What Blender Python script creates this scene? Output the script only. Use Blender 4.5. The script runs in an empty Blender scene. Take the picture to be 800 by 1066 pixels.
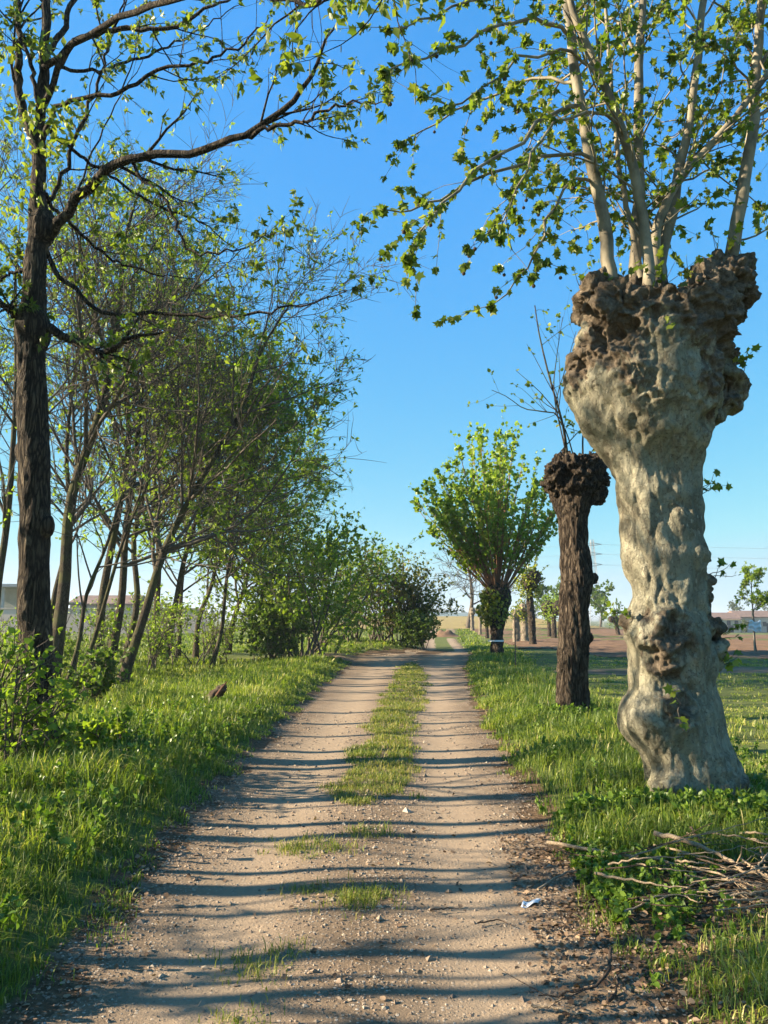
import bpy, math, random
import numpy as np
from mathutils import Vector, noise

PI = math.pi
rad = math.radians
random.seed(7)
C = bpy.context.scene.collection

# ------------------------------------------------------------------ camera, sky, sun
scn = bpy.context.scene
CAM_H, F, HOR = 1.6, 800.0, 645.0
PITCH = math.atan((HOR - 533.0) / F)
cam_d = bpy.data.cameras.new('camera')
cam_d.sensor_fit = 'VERTICAL'
cam_d.sensor_height = 36.0
cam_d.lens = F / 1066.0 * 36.0
cam_d.clip_start, cam_d.clip_end = 0.05, 6000.0
cam = bpy.data.objects.new('camera', cam_d)
C.objects.link(cam)
cam.location = (0, 0, CAM_H)
cam.rotation_euler = (rad(90) + PITCH, 0, 0)
scn.camera = cam

SUN_EL, SUN_AZ = rad(24), rad(267)          # azimuth clockwise from +Y
world = bpy.data.worlds.new('World')
scn.world = world
world.use_nodes = True
wn = world.node_tree
sky = wn.nodes.new('ShaderNodeTexSky')
sky.sky_type = 'NISHITA'
sky.sun_disc = False
sky.sun_elevation = SUN_EL
sky.sun_rotation = SUN_AZ
sky.air_density = 1.0
sky.dust_density = 0.0
sky.ozone_density = 2.0
# grade of the sky colour: the camera of the photograph flattens the rise toward the horizon
sepc = wn.nodes.new('ShaderNodeSeparateColor'); comb = wn.nodes.new('ShaderNodeCombineColor')
wn.links.new(sky.outputs[0], sepc.inputs[0])
for ch, (k_, g_, top_) in enumerate(((.265, 1.12, 1.75), (1.03, .57, 2.7), (1.5, .8, 3.15))):
    pn = wn.nodes.new('ShaderNodeMath'); pn.operation = 'POWER'; pn.inputs[1].default_value = g_
    mn = wn.nodes.new('ShaderNodeMath'); mn.operation = 'MULTIPLY'; mn.inputs[1].default_value = k_
    cn = wn.nodes.new('ShaderNodeMath'); cn.operation = 'MINIMUM'; cn.inputs[1].default_value = top_
    wn.links.new(sepc.outputs[ch], pn.inputs[0]); wn.links.new(pn.outputs[0], mn.inputs[0])
    wn.links.new(mn.outputs[0], cn.inputs[0]); wn.links.new(cn.outputs[0], comb.inputs[ch])
wn.links.new(comb.outputs[0], wn.nodes['Background'].inputs['Color'])
wn.nodes['Background'].inputs['Strength'].default_value = 0.079
sun_d = bpy.data.lights.new('sun', 'SUN')
sun_d.energy = 5.0
sun_d.angle = rad(0.53)
sun_d.color = (1.0, 0.84, 0.62)
sun = bpy.data.objects.new('sun', sun_d)
C.objects.link(sun)
sdir = Vector((math.sin(SUN_AZ) * math.cos(SUN_EL), math.cos(SUN_AZ) * math.cos(SUN_EL), math.sin(SUN_EL)))
sun.rotation_euler = sdir.to_track_quat('Z', 'Y').to_euler()
sun.location = (-20, 0, 20)
scn.view_settings.view_transform = 'Standard'
scn.view_settings.look = 'None'
scn.view_settings.gamma = 1.0
scn.view_settings.use_curve_mapping = False
scn.view_settings.exposure = 1.95
scn.cycles.max_bounces = 6
scn.cycles.transparent_max_bounces = 4
scn.cycles.sample_clamp_indirect = 4.0

# ------------------------------------------------------------------ pixel <-> world (only to measure places off the photograph)
cp, sp = math.cos(PITCH), math.sin(PITCH)
def at(x, y, D):
    u, v = (x - 400.0) / F, (533.0 - y) / F
    dx, dy, dz = u, cp - v * sp, sp + v * cp
    k = D / dy
    return (dx * k, D, CAM_H + dz * k)
def gp(x, y, z=0.0):
    u, v = (x - 400.0) / F, (533.0 - y) / F
    dx, dy, dz = u, cp - v * sp, sp + v * cp
    k = (z - CAM_H) / dz
    return (dx * k, dy * k)
def X_(px, D): return (px - 400) / F * D
def Z_(py, D): return at(400, py, D)[2]
def pw(px, D):          # pixel width -> metres at distance D
    return px / F * D

# ------------------------------------------------------------------ numpy noise
def _h(ix, iy, s):
    n = (ix.astype(np.int64) * 374761393 + iy.astype(np.int64) * 668265263 + s * 982451653) & 0xffffffff
    n = ((n ^ (n >> 13)) * 1274126177) & 0xffffffff
    return ((n ^ (n >> 16)) & 0xffff) / 65535.0
def vn(x, y, f=1.0, s=0):
    x = np.asarray(x, float) * f + 1000.0
    y = np.asarray(y, float) * f + 1000.0
    ix, iy = np.floor(x), np.floor(y)
    fx, fy = x - ix, y - iy
    fx, fy = fx * fx * (3 - 2 * fx), fy * fy * (3 - 2 * fy)
    a, b = _h(ix, iy, s), _h(ix + 1, iy, s)
    c, d = _h(ix, iy + 1, s), _h(ix + 1, iy + 1, s)
    return (a * (1 - fx) + b * fx) * (1 - fy) + (c * (1 - fx) + d * fx) * fy
def fbm(x, y, f=1.0, s=0, o=4):
    r, a = 0, 0.5
    for i in range(o):
        r = r + a * vn(x, y, f * 2 ** i, s + i)
        a *= 0.5
    return r
def sstep(a, b, x):
    t = np.clip((np.asarray(x, float) - a) / (b - a), 0, 1)
    return t * t * (3 - 2 * t)

# ------------------------------------------------------------------ track edges, terrain
L_px = [(35, 1066), (125, 950), (195, 860), (280, 770), (338, 715), (368, 692), (372, 683)]
R_px = [(655, 1060), (606, 960), (572, 895), (543, 835), (510, 770), (491, 730), (482, 700), (488, 683)]
Lg = [gp(*p) for p in L_px]
Rg = [gp(*p) for p in R_px]
YL = np.array([-12, 0] + [p[1] for p in Lg] + [40, 60, 90, 150])
XL = np.array([-1.3, -1.3] + [p[0] for p in Lg] + [2.0, 3.1, 5.2, 9.5])
YR = np.array([-12, 0] + [p[1] for p in Rg] + [40, 60, 90, 150])
XR = np.array([.95, .95] + [p[0] for p in Rg] + [4.3, 5.6, 8.2, 13.5])
def xl(y): return np.interp(y, YL, XL)
def xr(y): return np.interp(y, YR, XR)
MY = np.array([0, 3, 5, 8, 12.5, 20, 27, 34])
MX = np.array([-.5, -.5, -.4, -.12, .2, .62, .9, 1.2])
def xm(y): return np.interp(y, MY, MX)

def H(x, y):
    x = np.asarray(x, float); y = np.asarray(y, float)
    wob = (fbm(x, y, 1.3, 5, 3) - .45) * .35
    el = xl(y) - x + wob
    er = x - xr(y) + wob
    far = sstep(60, 30, y)
    z = 0.15 * sstep(-.15, .75, el) * far + .07 * sstep(-.1, .8, er) * far
    ins = sstep(.1, -.25, np.maximum(el, er))
    w = np.maximum(xr(y) - xl(y), .5)
    t = (x - xl(y)) / w
    z = z - ins * .022 * (np.exp(-((t - .24) / .13) ** 2) + np.exp(-((t - .76) / .13) ** 2)) * far
    z = z + (fbm(x, y, .45, 11, 3) - .45) * .16 * (1 - ins) * sstep(0, 1.5, np.maximum(el, er))
    z = z + (fbm(x, y, 2.5, 21, 3) - .45) * (.03 - .022 * ins)
    # shallow hollow behind the left verge, mound at the junction
    z = z - .22 * np.exp(-((x - xl(y) + 4.6) / 1.3) ** 2) * sstep(8, 12, y) * sstep(34, 24, y)
    z = z + .40 * np.exp(-((x + 1.2) / 2.6) ** 2 - ((y - 40) / 3.6) ** 2)
    # right fields fall gently away, embankment beyond the track
    z = z - 1.5 * sstep(60, 180, y) * sstep(26, 46, x)
    z = z + 2.25 * np.clip((y - 72) / 78, 0, 1) ** 1.15 * sstep(36, 26, x) * sstep(-12, -4, x)
    return z

# ------------------------------------------------------------------ mesh builder
class MB:
    def __init__(s): s.V, s.F, s.R, s.M, s.n = [], [], [], [], 0
    def add(s, V, Fc, rnd=0.5, mat=0):
        V = np.asarray(V, float).reshape(-1, 3); Fc = np.asarray(Fc, np.int64)
        if not len(V) or not len(Fc): return
        s.V.append(V); s.F.append(Fc + s.n); s.n += len(V)
        s.R.append(np.broadcast_to(np.asarray(rnd, float), (len(V),)))
        s.M.append(np.full(len(Fc), mat))
    def mesh(s, name, mats, smooth=True):
        me = bpy.data.meshes.new(name)
        V = np.concatenate(s.V)
        me.vertices.add(len(V)); me.vertices.foreach_set('co', V.ravel())
        idx = np.concatenate([f.ravel() for f in s.F])
        tot = np.concatenate([np.full(len(f), f.shape[1]) for f in s.F])
        st = np.concatenate([[0], np.cumsum(tot)[:-1]])
        me.loops.add(len(idx)); me.loops.foreach_set('vertex_index', idx)
        me.polygons.add(len(tot)); me.polygons.foreach_set('loop_start', st)
        try: me.polygons.foreach_set('loop_total', tot)
        except Exception: pass
        me.polygons.foreach_set('material_index', np.concatenate(s.M))
        me.polygons.foreach_set('use_smooth', np.full(len(tot), smooth))
        at_ = me.attributes.new('rnd', 'FLOAT', 'POINT')
        at_.data.foreach_set('value', np.concatenate(s.R))
        me.update(calc_edges=True)
        for m in (mats if isinstance(mats, (list, tuple)) else [mats]): me.materials.append(m)
        return me
    def build(s, name, mats, parent=None, smooth=True):
        if not s.V: return None
        o = bpy.data.objects.new(name, s.mesh(name, mats, smooth))
        C.objects.link(o)
        if parent is not None:
            o.parent = parent
            o.matrix_parent_inverse.identity()
            me = o.data                       # geometry is given in world space: bring it into the thing's space
            co = np.empty(len(me.vertices) * 3); me.vertices.foreach_get('co', co)
            co = co.reshape(-1, 3) - np.array(parent.location)
            me.vertices.foreach_set('co', co.ravel()); me.update()
        return o

def tag(o, label=None, cat=None, group=None, kind=None):
    if label: o['label'] = label
    if cat: o['category'] = cat
    if group: o['group'] = group
    if kind: o['kind'] = kind
    return o
def thing(name, loc, label, cat, group=None):
    o = bpy.data.objects.new(name, None)
    C.objects.link(o); o.location = loc; o.empty_display_size = .2
    return tag(o, label, cat, group)

def tubes(mb, P, R, sides=6, rnd=None, mat=0, rng=None, cap=False):
    """P (m,n,3) polylines, R (m,n) radii"""
    P = np.asarray(P, float); R = np.asarray(R, float)
    m, n, _ = P.shape
    if m == 0: return
    T = np.gradient(P, axis=1)
    T /= np.linalg.norm(T, axis=2, keepdims=True) + 1e-9
    avg = P[:, -1] - P[:, 0]
    ref = np.where((np.abs(avg[:, 2:3]) > .6 * np.linalg.norm(avg, axis=1, keepdims=True)), np.array([[1., 0, 0]]), np.array([[0, 0, 1.]]))
    U = np.cross(T, ref[:, None, :]); U /= np.linalg.norm(U, axis=2, keepdims=True) + 1e-9
    W = np.cross(T, U)
    a = np.arange(sides) / sides * 2 * PI
    V = P[:, :, None, :] + R[:, :, None, None] * (U[:, :, None, :] * np.cos(a)[None, None, :, None] + W[:, :, None, :] * np.sin(a)[None, None, :, None])
    k = np.arange(n - 1)[:, None] * sides; j = np.arange(sides)[None, :]; j2 = (j + 1) % sides
    q = np.stack([k + j, k + j2, k + sides + j2, k + sides + j], -1).reshape(-1, 4)
    Fq = (q[None] + (np.arange(m) * n * sides)[:, None, None]).reshape(-1, 4)
    r = np.repeat(rnd if rnd is not None else np.full(m, .5), n * sides)
    mb.add(V.reshape(-1, 3), Fq, r, mat)
    if cap:
        for end in (0, n - 1):
            c = P[:, end]; base = V[:, end]
            VV = np.concatenate([base, c[:, None, :]], 1)
            f = np.stack([np.arange(sides), (np.arange(sides) + 1) % sides, np.full(sides, sides)], -1)
            Fc = (f[None] + (np.arange(m) * (sides + 1))[:, None, None]).reshape(-1, 3)
            mb.add(VV.reshape(-1, 3), Fc, .5, mat)

def spline(pts, n):
    """Catmull-Rom resample of points (k,d) to n"""
    p = np.asarray(pts, float); k = len(p)
    e = np.vstack([2 * p[0] - p[1], p, 2 * p[-1] - p[-2]])
    t = np.linspace(0, k - 1 - 1e-6, n); i = t.astype(int); f = (t - i)[:, None]
    a, b, c, d = e[i], e[i + 1], e[i + 2], e[i + 3]
    return .5 * (2 * b + (c - a) * f + (2 * a - 5 * b + 4 * c - d) * f ** 2 + (3 * b - a - 3 * c + d) * f ** 3)

def unit(v): return v / (np.linalg.norm(v, axis=-1, keepdims=True) + 1e-9)
def grow(S, Dr, L, nseg, wander, up, rng, bias=None):
    P = [S]; d = unit(Dr)
    for i in range(nseg):
        d = d + rng.normal(0, wander, d.shape)
        d[:, 2] += up
        if bias is not None: d = d + bias
        d = unit(d)
        P.append(P[-1] + d * (L / nseg)[:, None])
    return np.stack(P, 1)
def spawn(P, R, cnt, tlo, thi, ang, asd, rng, bias=None):
    m, n, _ = P.shape
    idx = np.repeat(np.arange(m), cnt)
    t = rng.uniform(tlo, thi, len(idx)) * (n - 1)
    i = np.minimum(t.astype(int), n - 2); f = (t - i)[:, None]
    S = P[idx, i] * (1 - f) + P[idx, i + 1] * f
    T = unit(P[idx, i + 1] - P[idx, i])
    U = unit(np.cross(T, rng.normal(0, 1, T.shape)))
    a = rng.normal(ang, asd, len(idx))[:, None]
    D = np.cos(a) * T + np.sin(a) * U
    if bias is not None: D = unit(D + bias)
    r = R[idx, i] * (1 - f[:, 0]) + R[idx, i + 1] * f[:, 0]
    return S, D, r, idx, t / (n - 1)
def taper(r0, n, tip=.25, pw_=1.0):
    s = (1 - np.linspace(0, 1, n)) ** pw_
    return np.asarray(r0)[:, None] * (tip + (1 - tip) * s)[None, :]

# leaf templates: (verts, tris), base at the origin, tip at +Y
LEAFLET = (np.array([[0, 0, 0], [.24, .42, .07], [0, 1, -.06], [-.24, .42, .07], [0, .45, 0]]), np.array([[0, 1, 4], [1, 2, 4], [2, 3, 4], [3, 0, 4]]))
OVAL = (np.array([[0, 0, 0], [.30, .22, .06], [.36, .55, .06], [0, 1, -.08], [-.36, .55, .06], [-.30, .22, .06], [0, .45, -.02]]),
        np.array([[0, 1, 6], [1, 2, 6], [2, 3, 6], [3, 4, 6], [4, 5, 6], [5, 0, 6]]))
_pl = [(0, .0), (.16, -.10), (.30, -.02), (.56, .10), (.40, .30), (.64, .58), (.40, .60), (.22, .66), (0, 1.02)]
_pl0 = _pl
_pl = _pl + [(-x, y) for x, y in _pl[-2:0:-1]]
PLANELEAF = (np.array([[x, y, .10 * abs(x) - .08 * max(0, y - .5)] for x, y in _pl] + [[0, .38, -.03]]),
             np.array([[i, (i + 1) % len(_pl), len(_pl)] for i in range(len(_pl))]))
PLANELEAF2 = (PLANELEAF[0] * np.array([.8, 1, 1]) + np.stack([0 * PLANELEAF[0][:, 0], 0 * PLANELEAF[0][:, 0], .45 * np.abs(PLANELEAF[0][:, 0]) - .3 * PLANELEAF[0][:, 1] ** 2], -1), PLANELEAF[1])
CARD = (np.array([[0, 0, 0], [.5, .5, .1], [0, 1, 0], [-.5, .5, .1]]), np.array([[0, 1, 2], [0, 2, 3]]))
def leaves(mb, tpl, pos, dirs, size, rng, rnd=None, mat=0, flat=None):
    V, Fc = tpl; m = len(pos)
    if m == 0: return
    Y = unit(np.asarray(dirs, float))
    if flat is None: X = unit(np.cross(Y, rng.normal(0, 1, Y.shape)))
    else: X = unit(np.cross(Y, np.array([0, 0, 1.]) + rng.normal(0, flat, Y.shape)))
    Z = np.cross(X, Y)
    sz = np.broadcast_to(size, (m,))[:, None, None]
    W = pos[:, None, :] + sz * (V[None, :, 0:1] * X[:, None] + V[None, :, 1:2] * Y[:, None] + V[None, :, 2:3] * Z[:, None])
    k = len(V)
    Fa = (Fc[None] + (np.arange(m) * k)[:, None, None]).reshape(-1, 3)
    if rnd is None: rnd = rng.uniform(0, 1, m)
    mb.add(W.reshape(-1, 3), Fa, np.repeat(rnd, k), mat)

# ------------------------------------------------------------------ materials
def new_mat(name):
    m = bpy.data.materials.new(name); m.use_nodes = True
    nt = m.node_tree
    return m, nt, nt.nodes['Principled BSDF']
def N(nt, t, **k):
    n = nt.nodes.new(t)
    for a, b in k.items():
        if a.startswith('i_'): n.inputs[a[2:].replace('_', ' ')].default_value = b
        else: setattr(n, a, b)
    return n
def ramp(nt, fac, stops):
    r = nt.nodes.new('ShaderNodeValToRGB')
    el = r.color_ramp.elements
    while len(el) > 1: el.remove(el[0])
    el[0].position = stops[0][0]; el[0].color = (*stops[0][1], 1)
    for p, c in stops[1:]:
        e = el.new(p); e.color = (*c, 1)
    nt.links.new(fac, r.inputs[0]); return r.outputs[0]
def coords(nt, scale=(1, 1, 1), rot=(0, 0, 0), world_space=False):
    tc = nt.nodes.new('ShaderNodeNewGeometry') if world_space else nt.nodes.new('ShaderNodeTexCoord')
    mp = N(nt, 'ShaderNodeMapping'); mp.inputs['Scale'].default_value = scale; mp.inputs['Rotation'].default_value = rot
    nt.links.new(tc.outputs['Position' if world_space else 'Object'], mp.inputs['Vector'])
    return mp.outputs[0]
def noise_n(nt, vec, scale, detail=4, rough=.55, dist=0):
    n = N(nt, 'ShaderNodeTexNoise'); n.inputs['Scale'].default_value = scale; n.inputs['Detail'].default_value = detail
    n.inputs['Roughness'].default_value = rough; n.inputs['Distortion'].default_value = dist
    nt.links.new(vec, n.inputs['Vector']); return n.outputs['Fac']
def voro(nt, vec, scale, feature='F1', rnd=1.0):
    n = N(nt, 'ShaderNodeTexVoronoi', feature=feature); n.inputs['Scale'].default_value = scale; n.inputs['Randomness'].default_value = rnd
    nt.links.new(vec, n.inputs['Vector']); return n
def mix(nt, fac, a, b, bt='MIX'):
    n = N(nt, 'ShaderNodeMix', data_type='RGBA', blend_type=bt)
    for s, v in ((0, fac), (6, a), (7, b)):
        if hasattr(v, 'is_linked'): nt.links.new(v, n.inputs[s])
        else: n.inputs[s].default_value = (*v, 1) if isinstance(v, tuple) else v
    return n.outputs[2]
def math_n(nt, op, a, b=0.0):
    n = N(nt, 'ShaderNodeMath', operation=op)
    for i, v in enumerate((a, b)):
        if hasattr(v, 'is_linked'): nt.links.new(v, n.inputs[i])
        else: n.inputs[i].default_value = v
    return n.outputs[0]
def bump(nt, bsdf, h, strength=.5, dist=.02, prev=None):
    b = N(nt, 'ShaderNodeBump'); b.inputs['Strength'].default_value = strength; b.inputs['Distance'].default_value = dist
    nt.links.new(h, b.inputs['Height'])
    if prev is not None: nt.links.new(prev, b.inputs['Normal'])
    nt.links.new(b.outputs[0], bsdf.inputs['Normal']); return b.outputs[0]
def attr(nt, name='rnd'):
    return N(nt, 'ShaderNodeAttribute', attribute_name=name).outputs['Fac']

def leaf_mat(name, stops, trans=.35, rough=.45, patch=0.0, spec=.3):
    m, nt, b = new_mat(name)
    a = attr(nt)
    if patch:
        v = coords(nt, world_space=True)
        nz = noise_n(nt, v, .9, 3)
        a2 = math_n(nt, 'MULTIPLY', math_n(nt, 'SUBTRACT', nz, .5), patch * 2.4)
        a = math_n(nt, 'ADD', a, a2)
    col = ramp(nt, a, stops)
    nt.links.new(col, b.inputs['Base Color'])
    b.inputs['Roughness'].default_value = rough
    b.inputs['Specular IOR Level'].default_value = spec
    t = N(nt, 'ShaderNodeBsdfTranslucent')
    tc = mix(nt, 1.0, col, (1.25, 1.35, .45), 'MULTIPLY')
    nt.links.new(tc, t.inputs['Color'])
    mx = N(nt, 'ShaderNodeMixShader'); mx.inputs[0].default_value = trans
    nt.links.new(b.outputs[0], mx.inputs[1]); nt.links.new(t.outputs[0], mx.inputs[2])
    nt.links.new(mx.outputs[0], nt.nodes['Material Output'].inputs['Surface'])
    return m

def bark_mat(name, c1, c2, c3, sc=9.0, stretch=.22, strength=.9, dist=.03, moss=None):
    m, nt, b = new_mat(name)
    v = coords(nt, (1, 1, stretch))
    w = noise_n(nt, v, sc * .6, 3)
    vv = N(nt, 'ShaderNodeVectorMath', operation='ADD')
    sc_ = N(nt, 'ShaderNodeVectorMath', operation='SCALE'); sc_.inputs['Scale'].default_value = .22
    nn = N(nt, 'ShaderNodeTexNoise'); nn.inputs['Scale'].default_value = sc; nt.links.new(v, nn.inputs['Vector'])
    nt.links.new(nn.outputs['Color'], sc_.inputs[0]); nt.links.new(v, vv.inputs[0]); nt.links.new(sc_.outputs[0], vv.inputs[1])
    vo = voro(nt, vv.outputs[0], sc * 2.4, 'DISTANCE_TO_EDGE')
    hv = math_n(nt, 'MINIMUM', math_n(nt, 'MULTIPLY', vo.outputs['Distance'], 4.0), 1.0)
    ridge = noise_n(nt, vv.outputs[0], sc * 3.2, 5, .65, .4)
    hr = math_n(nt, 'MINIMUM', math_n(nt, 'MULTIPLY', math_n(nt, 'ABSOLUTE', math_n(nt, 'SUBTRACT', ridge, .5)), 7.0), 1.0)
    h = math_n(nt, 'ADD', math_n(nt, 'MULTIPLY', hv, .6), math_n(nt, 'MULTIPLY', hr, .4))
    fine = noise_n(nt, coords(nt, (1, 1, .5)), sc * 7, 5, .65)
    hh = math_n(nt, 'ADD', h, math_n(nt, 'MULTIPLY', fine, .5))
    col = ramp(nt, h, [(0, c1), (.45, c2), (1, c3)])
    big = noise_n(nt, coords(nt), 2.3, 3)
    col = mix(nt, math_n(nt, 'MULTIPLY', fine, .6), col, c1)
    if moss:
        mk = ramp(nt, big, [(.45, (0, 0, 0)), (.62, (1, 1, 1))])
        col = mix(nt, mk, col, moss)
    nt.links.new(col, b.inputs['Base Color'])
    b.inputs['Roughness'].default_value = .9; b.inputs['Specular IOR Level'].default_value = .15
    bump(nt, b, hh, strength, dist)
    return m

M = {}
M['bark_walnut'] = bark_mat('bark_walnut', (.012, .009, .007), (.06, .046, .032), (.19, .15, .10), 8, .2, 1.0, .035)
M['bark_grey'] = bark_mat('bark_grey', (.022, .017, .012), (.08, .063, .044), (.18, .145, .10), 11, .2, .9, .02, moss=(.085, .085, .035))
M['bark_mulberry'] = bark_mat('bark_mulberry', (.012, .009, .007), (.075, .056, .040), (.20, .155, .11), 7.5, .22, 1.0, .04)
M['twig_grey'] = bark_mat('twig_grey', (.05, .042, .034), (.12, .10, .08), (.21, .18, .14), 20, .3, .4, .006)
M['shoot_orange'] = bark_mat('shoot_orange', (.16, .08, .045), (.30, .16, .09), (.40, .24, .14), 12, .15, .3, .006)
M['dead_wood'] = bark_mat('dead_wood', (.14, .10, .065), (.38, .29, .19), (.55, .44, .31), 22, .6, .5, .008)
M['dark_wood'] = bark_mat('dark_wood', (.03, .022, .016), (.10, .07, .05), (.20, .14, .10), 22, .6, .6, .01)
M['pale_trunk'] = bark_mat('pale_trunk', (.10, .08, .06), (.22, .18, .13), (.32, .27, .20), 9, .3, .5, .01)

def plane_mat():
    m, nt, b = new_mat('bark_plane')
    v = coords(nt)
    vs = coords(nt, (1, 1, .5))
    n1 = noise_n(nt, vs, 2.4, 6, .62, .8)
    col = ramp(nt, n1, [(.30, (.10, .095, .062)), (.42, (.22, .205, .14)), (.52, (.36, .335, .225)), (.60, (.245, .22, .145)), (.74, (.085, .07, .045))])
    n2 = noise_n(nt, vs, 11, 5, .65, .6)
    pal = ramp(nt, n2, [(.56, (0, 0, 0)), (.62, (1, 1, 1))])
    col = mix(nt, math_n(nt, 'MULTIPLY', pal, .6), col, (.36, .33, .225))
    n3 = noise_n(nt, vs, 6.5, 7, .72, 1.2)
    drk = ramp(nt, n3, [(.54, (0, 0, 0)), (.63, (1, 1, 1))])
    col = mix(nt, math_n(nt, 'MULTIPLY', drk, .6), col, (.105, .078, .05))
    wn_ = N(nt, 'ShaderNodeTexNoise'); wn_.inputs['Scale'].default_value = 7; wn_.inputs['Detail'].default_value = 5; nt.links.new(v, wn_.inputs['Vector'])
    ws = N(nt, 'ShaderNodeVectorMath', operation='SCALE'); ws.inputs['Scale'].default_value = .26; nt.links.new(wn_.outputs['Color'], ws.inputs[0])
    wa = N(nt, 'ShaderNodeVectorMath', operation='ADD'); nt.links.new(coords(nt, (1, 1, .42)), wa.inputs[0]); nt.links.new(ws.outputs[0], wa.inputs[1])
    pl = voro(nt, wa.outputs[0], 15)
    ps = N(nt, 'ShaderNodeSeparateColor'); nt.links.new(pl.outputs['Color'], ps.inputs[0])
    pc = ramp(nt, ps.outputs[0], [(0, (.10, .085, .055)), (.22, (.19, .175, .11)), (.45, (.25, .235, .155)), (.72, (.33, .31, .21)), (.9, (.42, .385, .27))])
    pc.node.color_ramp.interpolation = 'CONSTANT'
    col = mix(nt, .34, col, pc)
    pe = voro(nt, wa.outputs[0], 15, 'DISTANCE_TO_EDGE')
    ck_ = ramp(nt, pe.outputs['Distance'], [(.0, (1, 1, 1)), (.05, (0, 0, 0))])
    col = mix(nt, math_n(nt, 'MULTIPLY', math_n(nt, 'MULTIPLY', ck_, n2), .35), col, (.08, .06, .04))
    fl = voro(nt, coords(nt, (1, 1, .4)), 26)
    flk = ramp(nt, fl.outputs['Distance'], [(.16, (1, 1, 1)), (.24, (0, 0, 0))])
    sepc_ = N(nt, 'ShaderNodeSeparateColor'); nt.links.new(fl.outputs['Color'], sepc_.inputs[0])
    fk = math_n(nt, 'MULTIPLY', flk, math_n(nt, 'GREATER_THAN', sepc_.outputs[0], .72))
    col = mix(nt, math_n(nt, 'MULTIPLY', fk, .7), col, (.44, .41, .30))
    spk = ramp(nt, noise_n(nt, v, 46, 5, .75), [(.56, (0, 0, 0)), (.66, (1, 1, 1))])
    col = mix(nt, math_n(nt, 'MULTIPLY', spk, .8), col, (.07, .052, .036))
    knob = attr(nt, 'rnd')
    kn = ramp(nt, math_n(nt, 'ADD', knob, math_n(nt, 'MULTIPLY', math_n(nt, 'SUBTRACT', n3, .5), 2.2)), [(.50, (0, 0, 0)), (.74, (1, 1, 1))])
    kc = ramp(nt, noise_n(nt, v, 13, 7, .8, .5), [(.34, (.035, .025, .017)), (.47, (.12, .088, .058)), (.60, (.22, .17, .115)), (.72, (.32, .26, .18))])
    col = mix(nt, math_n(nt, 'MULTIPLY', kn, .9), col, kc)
    col = mix(nt, 1.0, col, (.93, .93, .98), 'MULTIPLY')
    nt.links.new(col, b.inputs['Base Color'])
    b.inputs['Roughness'].default_value = .85; b.inputs['Specular IOR Level'].default_value = .15
    f1 = noise_n(nt, vs, 30, 7, .75)
    h = math_n(nt, 'ADD', math_n(nt, 'MULTIPLY', f1, .7), math_n(nt, 'MULTIPLY', n2, .6))
    h = math_n(nt, 'ADD', h, math_n(nt, 'MULTIPLY', n3, .9))
    h = math_n(nt, 'ADD', h, math_n(nt, 'MULTIPLY', ps.outputs[0], .35))
    h = math_n(nt, 'ADD', h, math_n(nt, 'MULTIPLY', ck_, -.15))
    bump(nt, b, math_n(nt, 'ADD', h, math_n(nt, 'MULTIPLY', fk, -.15)), 1.0, .034)
    return m
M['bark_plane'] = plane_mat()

def plane_limb_mat():
    m, nt, b = new_mat('bark_plane_limb')
    v = coords(nt, (1, 1, .5))
    n1 = noise_n(nt, v, 7, 5, .6)
    col = ramp(nt, n1, [(.35, (.09, .075, .05)), (.5, (.19, .16, .105)), (.65, (.27, .23, .155))])
    nt.links.new(col, b.inputs['Base Color']); b.inputs['Roughness'].default_value = .75
    bump(nt, b, noise_n(nt, v, 40, 4), .4, .006)
    return m
M['bark_plane_limb'] = plane_limb_mat()

M['leaf_walnut'] = leaf_mat('leaf_walnut', [(0, (.075, .115, .018)), (.5, (.15, .20, .032)), (1, (.26, .29, .06))], .48)
M['leaf_bright'] = leaf_mat('leaf_bright', [(0, (.09, .15, .018)), (.5, (.18, .26, .034)), (1, (.30, .37, .06))], .5)
M['leaf_dense'] = leaf_mat('leaf_dense', [(0, (.045, .085, .015)), (.5, (.095, .155, .025)), (1, (.17, .23, .045))], .4)
M['leaf_plane'] = leaf_mat('leaf_plane', [(0, (.065, .11, .018)), (.45, (.14, .20, .03)), (.8, (.26, .30, .05)), (1, (.38, .36, .10))], .48, .38)
M['leaf_mulberry'] = leaf_mat('leaf_mulberry', [(0, (.11, .19, .025)), (.5, (.22, .31, .045)), (1, (.36, .43, .09))], .5, .35)
M['leaf_ivy'] = leaf_mat('leaf_ivy', [(0, (.07, .10, .015)), (.5, (.16, .20, .025)), (1, (.34, .34, .04))], .35, .35)
M['leaf_far'] = leaf_mat('leaf_far', [(0, (.05, .07, .03)), (1, (.10, .13, .05))], .3)
M['leaf_russet'] = leaf_mat('leaf_russet', [(0, (.08, .11, .025)), (.6, (.15, .17, .04)), (1, (.26, .16, .08))], .4)
M['grass'] = leaf_mat('grass_blade', [(0, (.065, .11, .022)), (.4, (.15, .21, .034)), (.8, (.29, .33, .065)), (1, (.50, .44, .19))], .45, .45, .3)
M['grass_dry'] = leaf_mat('grass_dry', [(0, (.09, .14, .02)), (.6, (.20, .23, .04)), (1, (.38, .31, .12))], .38, .5, .3)
M['weed'] = leaf_mat('weed_leaf', [(0, (.06, .12, .018)), (.6, (.13, .21, .03)), (1, (.22, .30, .05))], .35, .4)
M['catkin'] = leaf_mat('catkin', [(0, (.05, .06, .015)), (1, (.12, .12, .03))], .2)
M['litter'] = leaf_mat('litter_leaf', [(0, (.06, .035, .02)), (.5, (.16, .10, .06)), (1, (.34, .24, .15))], .1, .8)

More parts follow.
